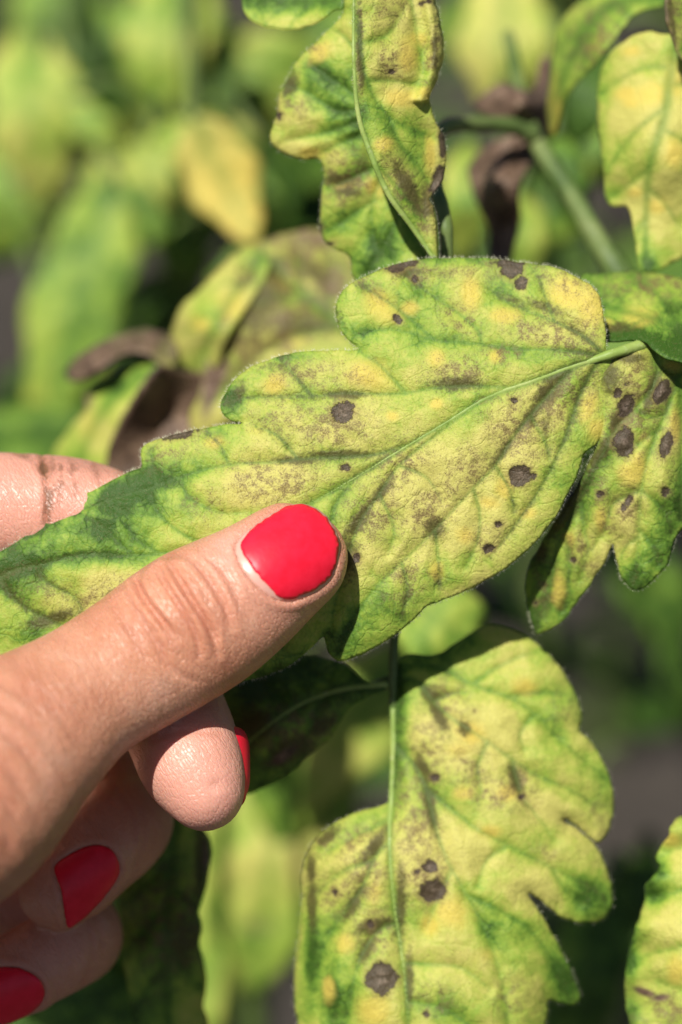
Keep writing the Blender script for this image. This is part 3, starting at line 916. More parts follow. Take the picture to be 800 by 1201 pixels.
# --- the leaf between thumb and fingers
A_out = [(711, 410), (710, 387), (707, 367), (703, 348), (693, 335), (677, 325), (657, 316), (637, 311), (612, 308), (590, 305), (560, 302.6), (530, 302.6), (500, 303.5), (479, 306.5), (455, 312.5), (434, 322), (413, 332), (400, 344), (394, 359), (396.5, 380), (407, 398), (419, 407), (420, 410.5), (404, 411), (380, 411.5), (360, 412.5), (339, 415), (312, 423.6), (288, 434), (271.5, 450.6), (260, 471), (261, 484), (271, 493), (284, 496), (276, 497.5), (261, 498), (234, 503), (200.6, 511), (177, 518), (166, 526), (165.5, 540), (165, 548), (150, 553.6), (120, 569), (75, 594.5), (30, 629), (0, 647), (-50, 680), (-110, 735), (-150, 792), (-100, 800), (-40, 800), (40, 825), (120, 832), (200, 820), (260, 806), (302, 795), (333, 784), (355, 768), (374, 751), (380, 747), (382, 755), (385, 765), (393, 774), (405, 774), (433, 763), (461, 746), (490, 722), (503, 710), (533, 699), (562, 685), (591, 668), (617, 647), (640, 622), (655, 600), (667, 577), (678, 557), (685, 534), (700, 521), (715, 498), (722, 470), (721, 440), (716, 420)]
A_mid = [(716, 416), (690, 424), (662, 433), (625, 447), (590, 459), (560, 473), (525, 495), (476, 524), (430, 552), (365, 590), (300, 620), (230, 643), (165, 651), (100, 650), (45, 662), (0, 676), (-60, 712), (-145, 788)]
A_veins = [
    [(705, 417), (662, 411), (600, 409), (566, 404), (509, 399), (479, 390), (450, 386), (425, 390)],
    [(566, 404), (558, 385), (530, 362), (500, 342), (484, 327), (476, 312)],
    [(708, 416), (685, 395), (650, 377), (600, 357), (570, 335)],
    [(650, 377), (640, 350), (632, 325)], [(509, 399), (470, 365), (440, 345), (425, 335)],
    [(600, 455), (560, 453), (509, 455), (476, 461), (440, 462), (398, 461), (366, 465), (295, 466), (264, 473)],
    [(476, 461), (455, 438), (440, 424), (422, 412)], [(366, 465), (345, 440), (330, 422)],
    [(490, 518), (450, 531), (420, 535), (369, 537), (319, 542), (268, 545), (217, 557), (184, 570), (150, 580), (111, 593), (60, 611), (15, 642)],
    [(349, 538), (325, 511), (300, 500)], [(217, 557), (215, 572), (228, 588), (261, 602), (290, 600)], [(268, 545), (258, 522), (240, 506)],
    [(184, 570), (180, 545), (176, 528)],
    [(160, 651), (141, 640), (128, 625), (105, 607)], [(185, 648), (156, 630), (150, 605), (134, 594)], [(240, 640), (205, 620), (185, 600), (175, 580)],
    [(672, 431), (645, 460), (622, 487), (600, 515), (581, 546), (555, 573), (510, 621), (471, 660), (435, 696), (405, 740), (396, 765)],
    [(704, 420), (682, 458), (662, 515), (638, 565), (607, 612), (575, 655)],
    [(545, 484), (505, 515), (468, 546), (445, 579), (422, 612), (409, 650), (395, 700), (386, 742)],
    [(622, 487), (640, 520), (645, 540)], [(555, 573), (563, 605), (559, 637), (546, 664)], [(510, 621), (514, 654), (516, 688)], [(471, 660), (478, 690), (470, 725)],
    [(581, 546), (598, 575), (603, 600)], [(445, 579), (462, 620), (455, 650)], [(468, 546), (500, 560), (520, 590)],
    [(45, 662), (51, 680), (84, 698), (100, 720)], [(0, 680), (20, 705), (48, 722), (90, 740)], [(420, 557), (395, 590), (380, 640), (350, 700), (330, 760)]]
A_ctrl = [(711, 412, 0.0), (560, 480, 0.05), (560, 310, -0.38), (650, 330, -0.30), (420, 340, -0.25), (400, 560, 0.02), (280, 450, -0.22), (270, 560, 0.0), (170, 530, -0.28),
          (100, 640, -0.06), (0, 660, -0.16), (-150, 790, -0.6), (100, 820, -0.3), (300, 780, -0.22), (395, 770, -0.22), (440, 700, -0.02), (560, 670, -0.16), (640, 610, -0.12), (690, 520, -0.1), (718, 460, -0.18)]
MAIN, zA = leaf('leaf', plant, A_out, A_ctrl, A_mid, A_veins, h=2.6, grn=0.24,
    green=[(395, 370, 20, 45), (408, 396, 25, 20), (270, 470, 14, 26), (60, 615, 60, 40, -35), (140, 585, 60, 28, -20), (100, 625, 60, 30), (10, 660, 50, 40), (200, 590, 40, 30, 0, .6), (395, 752, 30, 25), (330, 785, 50, 16, -30), (650, 420, 60, 10, 0, .6), (180, 560, 40, 20), (340, 416, 40, 8), (560, 305, 90, 8, 0, .7), (430, 720, 50, 40, -40, .6), (630, 600, 30, 60, 30, .4), (500, 690, 60, 20, -30, .4), (20, 745, 40, 25), (110, 655, 70, 12), (660, 455, 40, 10, -30, .5), (480, 345, 70, 30, 0, .3), (715, 430, 14, 20, 0, .5)],
    pale=[(560, 590, 90, 60, -40), (480, 640, 60, 50, -40), (300, 570, 70, 25, -10), (620, 520, 40, 70, 30), (500, 560, 60, 40, -35), (130, 690, 60, 25, -15, .7), (380, 510, 60, 22, 0, .6)],
    gold=[(432, 440, 30, 20, 20), (450, 360, 26, 18, 40), (552, 345, 14, 22), (592, 370, 20, 12), (512, 420, 12, 13), (580, 418, 9, 9), (693, 355, 22, 30), (668, 345, 30, 22, 30), (322, 452, 17, 13, -20), (690, 478, 12, 22, 10), (700, 502, 14, 18), (592, 572, 12, 16), (575, 590, 14, 8), (545, 628, 12, 12), (512, 668, 10, 12), (460, 488, 10, 7), (512, 473, 9, 7), (250, 520, 18, 10, 0, .8), (620, 602, 12, 8), (300, 505, 14, 9, 0, .6), (480, 362, 14, 10)],
    brown=[(540, 375, 26, 14, 20), (540, 435, 32, 18), (620, 390, 30, 14, 20), (655, 395, 34, 18, 20, 1), (650, 470, 45, 28, -35), (610, 500, 35, 40, -40), (590, 415, 22, 12), (330, 570, 46, 22, -10, 1), (390, 500, 46, 26, 0), (340, 490, 40, 16, 0, .9), (470, 545, 34, 24, -40, 1), (440, 600, 34, 36, 0, 1), (500, 600, 40, 24, -40), (545, 555, 40, 22, -45, .9), (475, 680, 30, 20, -30, .9), (300, 560, 30, 24, 0, .9), (200, 530, 36, 12, -15, .7), (125, 700, 44, 18, -20, .9), (400, 440, 30, 16, 0, .7), (660, 330, 40, 12, 25, .8), (490, 320, 30, 12, 0, .8), (360, 440, 40, 18, 0, .8), (690, 390, 20, 26, 0, .7), (240, 590, 30, 20, 0, .6), (570, 635, 24, 18, 0, .6), (425, 330, 20, 10, 0, .6), (560, 320, 60, 14, 0, .5), (700, 460, 18, 30, 0, .5), (60, 695, 30, 14, 0, .6)],
    smud_shade=[(535, 450, 34, 9), (655, 440, 26, 8, -25), (640, 462, 12, 20, 35), (420, 612, 10, 26, 40), (447, 577, 8, 24, 40), (405, 652, 18, 30), (510, 620, 14, 14, -45), (60, 726, 34, 9, -15), (400, 533, 46, 6), (405, 463, 30, 6), (350, 540, 34, 6), (625, 485, 8, 30, 40), (590, 530, 7, 26, 40, .9), (640, 360, 30, 8, 20, .8), (480, 320, 20, 8), (282, 458, 9, 14, 0, .8), (600, 352, 30, 7, 20, .7), (640, 500, 7, 22, 0, .7), (395, 375, 9, 22, 0, .6), (330, 430, 30, 8, 0, .6), (520, 320, 30, 8, 0, .5)],  # patch right of the thumb tip paints the thumb's cast shadow
    spots=[(600, 317, 13, 12), (611, 331, 7, 9), (596, 309, 18, 5), (470, 312, 20, 6, -15), (464, 373, 5, 4, 30), (468, 377, 4, 4), (403, 484, 14, 13), (609, 557, 13, 12), (624, 558, 6, 4), (214, 509, 20, 5, -16), (404, 547, 6, 5), (573, 643, 6, 5), (584, 615, 5, 4), (603, 470, 6, 4), (486, 328, 4, 4), (418, 655, 5, 6), (565, 470, 4, 3)],
    quilt=0.075, wave=0.05, curl=-0.05, mid_r=(3.4, 0.9), mid_end=0.56, vein_smud_shade=0.8, hairs=2600, seed=1, rough=0.7, edge_green=0.08,
    label='large blotched yellow-green leaf pinched under the thumb')

# --- the drooping leaflet at the right with long dark spots
B_out = [(757, 399), (735, 408), (716, 422), (703, 440), (698, 480), (698, 525), (684, 555), (668, 585), (648, 615), (632, 642), (622, 660), (617, 680), (617.5, 703), (624, 730), (629, 744), (643, 739), (662, 725), (680, 703), (697, 678), (710, 660), (716, 643), (719, 637), (721, 645), (724, 662), (732, 682), (743, 692), (755, 690), (772, 675), (785, 657), (790, 636), (803, 618), (830, 590), (850, 540), (845, 460), (800, 422), (775, 408)]
B_veins = [[(772, 430), (765, 455), (745, 480), (725, 500), (708, 530), (690, 565), (668, 610), (652, 650), (640, 700), (631, 738)],
    [(797, 440), (780, 485), (762, 530), (752, 577), (749, 620), (747, 655), (744, 687)],
    [(752, 575), (735, 582), (720, 590), (714, 605), (708, 624), (694, 645)],
    [(775, 502), (750, 520), (735, 530)], [(682, 590), (686, 625), (690, 645), (680, 680)], [(662, 632), (668, 650), (667, 680), (662, 715)], [(650, 655), (646, 690), (638, 725)],
    [(752, 575), (770, 590), (782, 603), (788, 625)], [(745, 480), (765, 490), (780, 485)], [(749, 620), (765, 640), (772, 660)], [(749, 630), (735, 640), (728, 655)]]
leaf('leaf', plant, B_out, [(755, 405, -0.14), (710, 430, -0.16), (700, 500, -0.20), (660, 600, -0.5), (617, 690, -1.05), (630, 742, -1.15), (690, 680, -0.7), (720, 600, -0.35), (745, 690, -0.5), (770, 560, -0.2), (810, 600, -0.5), (845, 480, -0.8), (780, 450, -0.25)],
    [(768, 408), (772, 430), (790, 440), (800, 470), (800, 560), (800, 610)], B_veins, h=2.9, grn=0.26,
    green=[(745, 680, 26, 20), (775, 640, 24, 34), (640, 600, 30, 50, 35), (630, 650, 12, 40), (800, 590, 26, 40, 0, .8), (660, 720, 20, 14, 0, .5), (625, 725, 8, 20)],
    pale=[(740, 630, 20, 26), (700, 650, 30, 30, 0, .6), (750, 600, 20, 20, 0, .6)],
    gold=[(740, 555, 18, 16), (748, 545, 12, 20), (705, 610, 8, 16), (655, 690, 10, 24), (792, 500, 8, 22), (787, 432, 12, 10), (667, 632, 8, 10), (700, 500, 10, 16), (755, 515, 10, 10, 0, .7)],
    brown=[(745, 440, 26, 14, -30), (735, 500, 30, 40), (760, 470, 24, 36), (735, 595, 18, 24), (680, 640, 14, 28, 0, 1), (705, 585, 10, 30, 0, .9), (715, 615, 10, 20), (640, 680, 12, 30, 0, .7), (690, 665, 20, 20, 0, .7), (780, 520, 16, 40, 0, .8)],
    smud_shade=[(660, 600, 14, 50, 35), (705, 530, 8, 40, 35), (765, 460, 8, 30, 20), (725, 490, 8, 20, 30), (715, 440, 12, 24), (635, 645, 8, 16), (740, 420, 20, 8)],
    spots=[(735, 475, 9, 14, 25), (776, 460, 9, 16, 25), (732, 518, 13, 17), (781, 522, 8, 16, 15), (725, 462, 5, 6), (736, 450, 4, 3), (737, 588, 4, 9, 20), (732, 596, 4, 6), (781, 576, 6, 6), (704, 580, 4, 5), (673, 656, 4, 4), (628, 707, 2.5, 2.5)],
    quilt=0.13, wave=0.10, curl=-0.06, mid_r=(5, 2), mid_part=False, vein_smud_shade=0.5, hairs=900, seed=2, vein_w=2.6, edge_green=0.15,
    extra=lambda p: 0.10 * np.exp(-(seg_dist(p, np.array([(712, 522), (690, 556), (668, 590), (655, 610)]))[0] / 9) ** 2),
    label='drooping lobed leaf at the right with long dark spots')

# --- soft leaf tucked behind the stalk of the pinched leaf
leaf('leaf', plant, [(683, 323), (700, 320), (725, 318.5), (750, 318), (775, 321), (800, 327), (860, 350), (880, 420), (850, 450), (800, 425), (782, 419), (765, 408), (755, 400), (735, 399), (712, 400), (690, 396), (676, 360)],
    [(690, 330, -1.5), (750, 318, -1.7), (800, 330, -1.6), (720, 395, -0.50), (757, 400, -0.06), (800, 424, 0.15), (860, 440, 0.2), (780, 370, -0.6)],
    [(870, 425), (820, 395), (770, 375), (720, 362), (688, 352)], [[(800, 387), (770, 345), (740, 325)], [(760, 372), (735, 385), (715, 395)], [(830, 400), (800, 410), (785, 415)]], h=4, grn=0.55,
    green=[(780, 405, 50, 14, 15), (800, 400, 40, 30), (720, 395, 60, 10), (700, 335, 20, 20, 0, .5)], gold=[(750, 372, 22, 12), (710, 380, 14, 10, 0, .7)], pale=[(745, 365, 26, 14), (780, 380, 26, 10)], brown=[(760, 335, 50, 14, 0, 1), (795, 330, 30, 12)], smud_shade=[(726, 384, 16, 6)],
    quilt=0.06, seed=3, mid_part=False, label='green and brown leaf behind the stalk of the pinched leaf')

# --- big lower leaf
D_out = [(463, 798), (466, 785), (470, 772), (480, 767), (500, 768), (517, 766), (537, 751.6), (560, 738), (580, 733), (603, 738.7), (626, 751.6), (646.5, 770), (666, 796), (680, 826), (682, 843), (680, 855), (683, 861), (695, 872), (710, 898), (718, 921), (720, 950), (714, 976), (703, 988), (697, 986), (680, 972), (665, 961), (663, 964), (681, 975), (698, 990), (712, 1018), (719, 1044), (718, 1066), (706, 1079), (686, 1083), (663, 1078), (647, 1067), (634, 1056), (621, 1047), (622, 1053), (637, 1075), (654, 1105), (670, 1138), (681, 1168), (676, 1178), (660, 1178), (646, 1173), (643, 1176), (644, 1185), (639, 1205), (628, 1250), (590, 1330), (530, 1390), (480, 1410), (420, 1370), (375, 1310), (358, 1240), (347, 1190), (344, 1154), (349, 1108), (353, 1068), (354, 1025), (357, 1005), (370, 984), (393, 964), (425, 950), (450, 944), (457, 930), (461, 870)]
D_mid = [(461, 800), (462, 870), (460, 930), (457, 987), (462, 1059), (471, 1117), (477, 1174), (480, 1240), (481, 1390)]
D_veins = [[(464, 872), (480, 890), (497, 918), (508, 959), (517, 990), (530, 1020), (548, 1050), (572, 1099), (588, 1150), (596, 1200), (600, 1250)],
    [(464, 800), (488, 798), (508, 823), (528, 841), (549, 855), (572, 870), (600, 890), (626, 907), (664, 924), (700, 945)],
    [(466, 788), (490, 780), (520, 786), (554, 803), (595, 818), (629, 838), (649, 861), (672, 881), (706, 910)],
    [(500, 925), (531, 950), (560, 973), (595, 991), (647, 1018), (686, 1037), (710, 1055)],
    [(600, 890), (606, 915), (613, 935), (635, 964), (650, 985)], [(554, 803), (580, 785), (610, 770), (630, 765)], [(595, 818), (630, 812), (660, 815)],
    [(473, 1130), (502, 1131), (540, 1135), (575, 1160)], [(477, 1174), (520, 1183), (560, 1210)], [(548, 1050), (590, 1070), (630, 1100), (665, 1160)], [(530, 1020), (515, 1050), (500, 1090)],
    [(457, 960), (440, 970), (425, 976), (385, 999)], [(457, 987), (440, 1005), (425, 1040), (400, 1075), (382, 1105), (374, 1130)], [(436, 1010), (402, 1022), (374, 1046)],
    [(468, 1085), (455, 1085), (439, 1097), (422, 1125), (413, 1160), (405, 1200), (395, 1250)], [(572, 870), (560, 900), (565, 930)], [(626, 838), (610, 860), (615, 880)], [(508, 823), (525, 815), (545, 812)], [(595, 991), (570, 1010), (560, 1040)], [(647, 1018), (660, 1040), (680, 1060)]]
leaf('leaf', plant, D_out, [(462, 800, -1.35), (460, 940, -1.2), (470, 1100, -1.0), (481, 1390, -1.2), (570, 740, -1.6), (640, 770, -1.5), (675, 820, -1.6), (590, 880, -1.2), (715, 930, -1.7), (640, 1000, -1.25), (718, 1050, -1.6), (560, 1060, -0.95), (675, 1170, -1.7), (600, 1200, -1.1), (354, 1030, -1.5), (395, 1020, -1.0), (346, 1150, -1.6), (400, 1150, -1.0), (590, 1330, -1.4), (380, 1310, -1.6)],
    D_mid, D_veins, h=3.3, grn=0.24,
    green=[(690, 1055, 36, 34), (665, 1150, 18, 50, -20), (390, 1170, 14, 40), (440, 955, 26, 10, -20, .6), (700, 890, 18, 36, -20, .5), (365, 1120, 10, 70), (520, 760, 60, 20, 0, .8), (640, 860, 30, 20, 40, .4), (520, 1180, 60, 20, 0, .3), (590, 1060, 40, 30, 40, .35), (468, 840, 10, 60), (600, 1120, 30, 40, 0, .3)],
    pale=[(560, 860, 60, 40), (600, 780, 40, 24), (640, 940, 50, 30, 30), (560, 1000, 50, 30, 30), (600, 1040, 40, 30), (520, 1000, 30, 40), (530, 1140, 50, 40, 0, .6), (410, 1000, 30, 14, -30, .6)],
    gold=[(530, 1070, 26, 22), (505, 1085, 14, 14), (552, 860, 18, 16), (615, 806, 16, 12), (440, 1185, 24, 22), (545, 930, 14, 10), (595, 930, 16, 10), (575, 975, 14, 10), (405, 1105, 14, 14), (385, 1160, 8, 18), (540, 880, 20, 12, 0, .7), (440, 1045, 10, 24, 10, .7), (570, 1120, 18, 10, 0, .6)],
    brown=[(490, 960, 26, 60), (500, 880, 20, 40), (525, 825, 20, 30), (580, 930, 40, 18, 20), (610, 920, 18, 24), (430, 1020, 24, 40), (400, 1050, 26, 24), (500, 1030, 30, 30), (415, 985, 26, 14, -30), (700, 960, 14, 30, 0, .6), (440, 1090, 24, 24), (600, 1170, 20, 24, 0, .8), (640, 1000, 20, 10, 0, .8), (545, 900, 30, 20, 0, .8), (510, 1170, 24, 20, 0, .8), (660, 830, 16, 20, 0, .5), (380, 990, 16, 14, 0, .9)],
    smud_shade=[(505, 945, 7, 40, -10), (440, 990, 8, 30, 35), (415, 1060, 7, 26, 30), (497, 900, 7, 24, -30), (505, 815, 14, 12, 40), (545, 855, 8, 10), (470, 1060, 7, 50), (605, 915, 8, 22, -20), (440, 1085, 24, 8, -20), (430, 1115, 8, 20, 30), (480, 1150, 6, 40), (385, 980, 20, 7, -40), (365, 1020, 6, 24), (366, 1060, 7, 34), (515, 840, 8, 22, -30)],
    spots=[(508, 1044, 15, 13, -10), (504, 1016, 9, 8), (448, 1147, 18, 19), (434, 1084, 6, 6), (393, 1047, 4, 4), (511, 912, 6, 5), (612, 935, 5, 5), (557, 834, 3, 3), (500, 1189, 4, 4), (489, 1022, 4, 4), (664, 962, 4, 3)],
    quilt=0.11, wave=0.09, curl=-0.08, mid_r=(4.4, 1.3), vein_smud_shade=0.45, seed=4, vein_w=2.8, hairs=700,
    label='large lobed yellow-green leaf hanging below the pinched leaf')

# --- shaded leaf in front of it, under the thumb
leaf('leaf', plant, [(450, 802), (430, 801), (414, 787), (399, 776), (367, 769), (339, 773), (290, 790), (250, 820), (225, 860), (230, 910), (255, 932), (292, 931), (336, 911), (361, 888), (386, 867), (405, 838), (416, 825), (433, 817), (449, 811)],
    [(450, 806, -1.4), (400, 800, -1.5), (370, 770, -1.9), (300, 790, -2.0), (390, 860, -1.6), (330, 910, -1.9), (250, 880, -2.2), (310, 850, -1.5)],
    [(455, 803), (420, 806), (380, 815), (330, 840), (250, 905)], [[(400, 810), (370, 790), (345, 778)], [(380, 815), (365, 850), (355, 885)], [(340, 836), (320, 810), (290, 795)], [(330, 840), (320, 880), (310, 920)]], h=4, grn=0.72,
    smud_shade=[(340, 880, 30, 16, -30), (300, 850, 30, 20), (380, 850, 20, 10, -40)], brown=[(340, 860, 50, 30)], drys=[(335, 885, 26, 8, -35, .8)],
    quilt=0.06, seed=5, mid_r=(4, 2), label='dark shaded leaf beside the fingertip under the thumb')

# --- folded upright leaf at the top: the back blade, and the front blade folded over it
F_ridge = [(415, -90), (415, 0), (415, 70), (420, 133), (434, 178), (455, 227), (483, 266), (509, 303)]
F_back, _ = leaf('leaf', plant, [(404, 0), (401, 17), (378, 42), (353, 66), (338, 91), (327, 112), (325, 136), (317, 154), (318, 168), (332, 180), (357, 187), (372, 186), (378, 190), (380, 210), (376, 245), (376, 273), (385, 287), (409, 301), (413, 322), (430, 345), (480, 350), (513, 335), (508, 290), (480, 230), (455, 150), (440, 60), (435, -20), (425, -80), (408, -50)],
    [(425, 0, -0.75), (430, 130, -0.85), (470, 230, -0.95), (510, 320, -1.0), (330, 150, -1.25), (350, 80, -1.15), (380, 270, -1.35), (440, 340, -1.3), (390, 130, -1.0)],
    [(510, 320), (470, 250), (440, 180), (425, 120), (420, 40), (418, -60)],
    [[(425, 128), (395, 130), (360, 108), (335, 100)], [(424, 118), (392, 95), (365, 75)], [(428, 140), (385, 155), (335, 165)], [(432, 155), (400, 168), (370, 183)], [(450, 205), (437, 235), (437, 268), (445, 300)], [(440, 235), (402, 259), (382, 272)], [(445, 195), (405, 212), (382, 222)], [(420, 60), (400, 40), (390, 35)], [(470, 250), (450, 290), (430, 320)]], h=3.0, grn=0.30,
    green=[(400, 130, 36, 34, 0, 1.1), (415, 160, 16, 44, 0, 1.1), (375, 90, 24, 24), (440, 290, 40, 30, 0, .9), (400, 95, 24, 40, 0, .6), (340, 105, 10, 24), (460, 330, 50, 24), (400, 270, 20, 24, 0, .5)],
    pale=[(400, 50, 16, 24), (360, 140, 20, 14), (345, 170, 30, 10), (395, 185, 18, 16), (410, 280, 30, 12, 0, .5)],
    gold=[(375, 62, 18, 10, -40), (440, 220, 16, 10, 30), (365, 180, 20, 8), (405, 215, 16, 10)],
    brown=[(410, 215, 30, 14, 0, 1), (345, 125, 16, 14), (400, 235, 20, 8), (360, 60, 16, 10), (400, 200, 30, 24)],
    smud_shade=[(400, 212, 22, 8), (340, 100, 10, 16, 30), (410, 225, 16, 6)],
    spots=[(328, 137, 4, 6), (386, 287, 6, 3), (375, 270, 3, 9)],
    quilt=0.12, wave=0.12, curl=-0.04, mid_part=False, vein_smud_shade=0.2, seed=6, vein_w=2.8, hairs=400, edge_dry=0.12,
    label='folded spotted leaf standing upright at the top centre')
def F_extra(p):
    rr = np.interp(p[:, 1], [-90, 0, 30, 60, 91, 115, 147, 161, 185, 210, 231, 301], [505, 511, 518, 521, 514, 504, 513, 521, 523, 521, 506, 513])
    return 0.20 * np.exp(-((rr - 10 - p[:, 0]) / 9) ** 2) * (p[:, 1] < 120) + 0.10 * np.exp(-((rr - p[:, 0]) / 9) ** 2)
leaf('folded_blade', F_back, F_ridge + [(514, 300), (513, 269), (510, 245), (504, 233), (512, 222), (521, 210), (523, 185), (521, 161), (513, 147), (504, 116), (512, 95), (521, 60), (518, 31), (511, 0), (500, -60), (455, -105)],
    [(415, 0, -0.05), (420, 130, -0.05), (455, 227, -0.15), (509, 303, -0.5), (470, 60, -0.30), (520, 60, -0.75), (520, 180, -0.75), (480, 160, -0.35), (455, -95, -0.3)],
    F_ridge[::-1], [[(418, 20), (430, 94), (455, 136), (490, 154), (518, 165)], [(455, 136), (469, 168), (490, 195), (506, 220)], [(470, -40), (483, 7), (490, 50), (498, 84)], [(440, 190), (470, 225), (500, 262)], [(430, 94), (460, 95), (500, 100)], [(424, 50), (455, 40), (480, 0)]], h=3.0, grn=0.24,
    green=[(450, 150, 12, 30, -20, .6), (490, 170, 14, 40, 0, .6), (495, 60, 8, 50, 0, .4), (430, 120, 6, 30, 0, .5)],
    pale=[(470, 60, 40, 60), (480, 20, 30, 40), (465, 110, 30, 20)],
    gold=[(478, 66, 12, 26), (505, 180, 8, 24), (470, 115, 24, 12), (500, 110, 10, 10), (490, 45, 12, 10), (450, 170, 14, 12)],
    brown=[(458, 72, 18, 20, 0, 1), (508, 60, 9, 36, 10), (422, 40, 6, 40), (478, 225, 18, 44, -30, 1), (460, 10, 30, 20, 0, .8), (500, 250, 14, 24), (420, 70, 5, 40)],
    smud_shade=[(422, 50, 4, 50), (478, 220, 10, 44, -30), (500, 240, 8, 26), (425, 90, 4, 20), (510, 60, 4, 30)],
    spots=[(520, 170, 5, 24), (514, 212, 7, 22, 20), (494, 5, 4, 3), (503, 2, 4, 3), (460, 84, 4, 3)],
    quilt=0.10, wave=0.08, curl=-0.03, mid_r=(2.6, 2.4), vein_smud_shade=0.3, seed=26, vein_w=2.8, hairs=400, edge_dry=0.12, extra=F_extra, sub_parent=F_back)
# small smooth leaf left of it
leaf('leaf', plant, [(398, 12), (392, 12), (371, 26), (346, 33), (318, 32), (297, 24), (286, 10), (284, -12), (300, -32), (350, -42), (390, -15), (404, 0)],
    [(400, 5, -0.9), (340, 30, -1.2), (290, 0, -1.4), (345, -35, -1.6)], [(402, 6), (370, 2), (330, -2), (290, -5)], [[(370, 2), (350, 20), (340, 32)], [(345, 0), (325, 15), (310, 28)], [(360, 2), (340, -20), (330, -35)]], h=4, grn=0.55, pale=[(345, 26, 40, 8)], green=[(320, 5, 40, 16, 0, .5)], quilt=0.05, seed=7, mid_part=False,
    label='small plain green leaf cut by the top edge')

# --- yellow leaf at upper right
leaf('leaf', plant, [(782, 40), (757, 37), (735, 47), (713, 65), (703, 87), (700, 120), (702, 163), (708, 203), (710, 232), (717, 242), (733, 241), (738, 247), (742, 262), (746, 290), (750, 314), (760, 319), (772, 317), (790, 308), (805, 298), (850, 250), (865, 150), (835, 70), (800, 42)],
    [(790, 50, -1.8), (702, 120, -2.3), (715, 240, -2.2), (755, 315, -1.8), (780, 180, -1.4), (860, 160, -2.0), (800, 300, -1.9), (740, 140, -1.7)],
    [(800, 30), (790, 70), (779, 138), (762, 196), (758, 250), (757, 312)], [[(782, 125), (750, 150), (725, 180), (712, 205)], [(788, 80), (755, 80), (725, 95), (705, 110)], [(762, 196), (740, 215), (718, 230)], [(775, 150), (810, 170), (840, 200)], [(760, 220), (780, 240), (800, 270)], [(758, 255), (748, 270), (745, 290)], [(785, 100), (815, 100), (850, 110)]], h=4, grn=0.20,
    gold=[(740, 60, 14, 8), (765, 110, 20, 16), (735, 110, 14, 10), (790, 180, 14, 20), (740, 120, 12, 8), (790, 90, 12, 30), (770, 240, 14, 12), (745, 225, 10, 8)], pale=[(745, 130, 36, 50), (780, 220, 30, 40), (790, 150, 30, 60)], green=[(706, 130, 10, 60, 0, .6), (715, 230, 14, 14, 0, .7), (755, 305, 14, 16, 0, .7), (705, 90, 10, 20, 0, .5)],
    quilt=0.09, wave=0.12, seed=8, mid_part=False, vein_w=3.0, label='pale yellow leaf at the upper right edge')
leaf('leaf', plant, [(651, 36), (670, 11), (700, -10), (740, -22), (785, -12), (782, 4), (746, 15), (724, 40), (706, 65), (680, 94), (662, 120), (652, 150), (645, 161), (641, 134), (644, 91)],
    [(782, -5, -2.6), (740, 0, -3.0), (690, 40, -3.2), (650, 100, -3.8), (644, 160, -4.2), (655, 36, -4.0)],
    [(785, -4), (740, -2), (700, 20), (670, 70), (650, 120), (645, 158)], [[(700, 20), (690, 50), (685, 80)], [(740, -2), (735, 10), (728, 25)]], h=5, grn=0.46, gold=[(650, 130, 10, 40), (700, 50, 20, 20, 0, .5)], brown=[(700, 40, 30, 40, 30)], quilt=0.06, seed=9, mid_part=False,
    label='narrow arching olive leaf above the withered brown one')
leaf('leaf', plant, [(782, -10), (780, 11), (786, 36), (798, 67), (815, 75), (850, 50), (845, -20), (800, -30)],
    [(785, 0, -0.9), (798, 66, -1.0), (850, 40, -1.4), (840, -20, -1.5)], [(845, -25), (825, 10), (800, 60)], [], h=4, grn=0.3, brown=[(790, 20, 14, 40)], smud_shade=[(784, 12, 6, 26), (790, 40, 4, 20)], edge_dry=0.5, seed=10, mid_part=False,
    label='brown-edged leaf tip in the top right corner')
# --- leaf at the lower right edge
def K_extra(p):
    return 0.10 * np.sin(p[:, 1] / 9.0 + 0.3) * np.exp(-np.maximum(p[:, 0] - 735 - 0.35 * np.abs(1160 - p[:, 1]), 0) / 16)
leaf('leaf', plant, [(803, 958), (787, 968), (785, 980), (774, 994), (770, 1007), (774, 1016), (765, 1030), (755, 1040), (756, 1055), (746, 1086), (737, 1118), (733, 1157), (738, 1203), (755, 1270), (800, 1330), (870, 1330), (920, 1200), (910, 1060), (860, 980)],
    [(800, 960, -1.4), (755, 1045, -1.4), (733, 1150, -1.5), (800, 1100, -0.9), (870, 1200, -0.9), (760, 1280, -1.4), (910, 1080, -1.3)],
    [(845, 960), (845, 1060), (850, 1200), (840, 1320)], [[(845, 1020), (810, 1040), (775, 1050), (758, 1048)], [(848, 1090), (800, 1110), (760, 1120), (740, 1135)], [(850, 1160), (800, 1160), (770, 1150)], [(845, 980), (815, 990), (780, 1000)]], h=4, grn=0.36,
    green=[(768, 1045, 14, 20), (740, 1130, 8, 40), (775, 1020, 14, 14), (742, 1190, 8, 30)], pale=[(785, 1100, 26, 40), (795, 1010, 14, 20)], gold=[(795, 1140, 14, 20), (785, 985, 14, 8)],
    brown=[(785, 1185, 34, 20, 0, 1.0)], drys=[(755, 1163, 18, 6, 20, .9), (775, 1170, 14, 6, -10, .8), (790, 1190, 26, 18, 0, .42)], quilt=0.10, wave=0.10, seed=11, mid_part=False, extra=K_extra,
    label='crinkled leaf at the lower right edge with a tan dead patch')

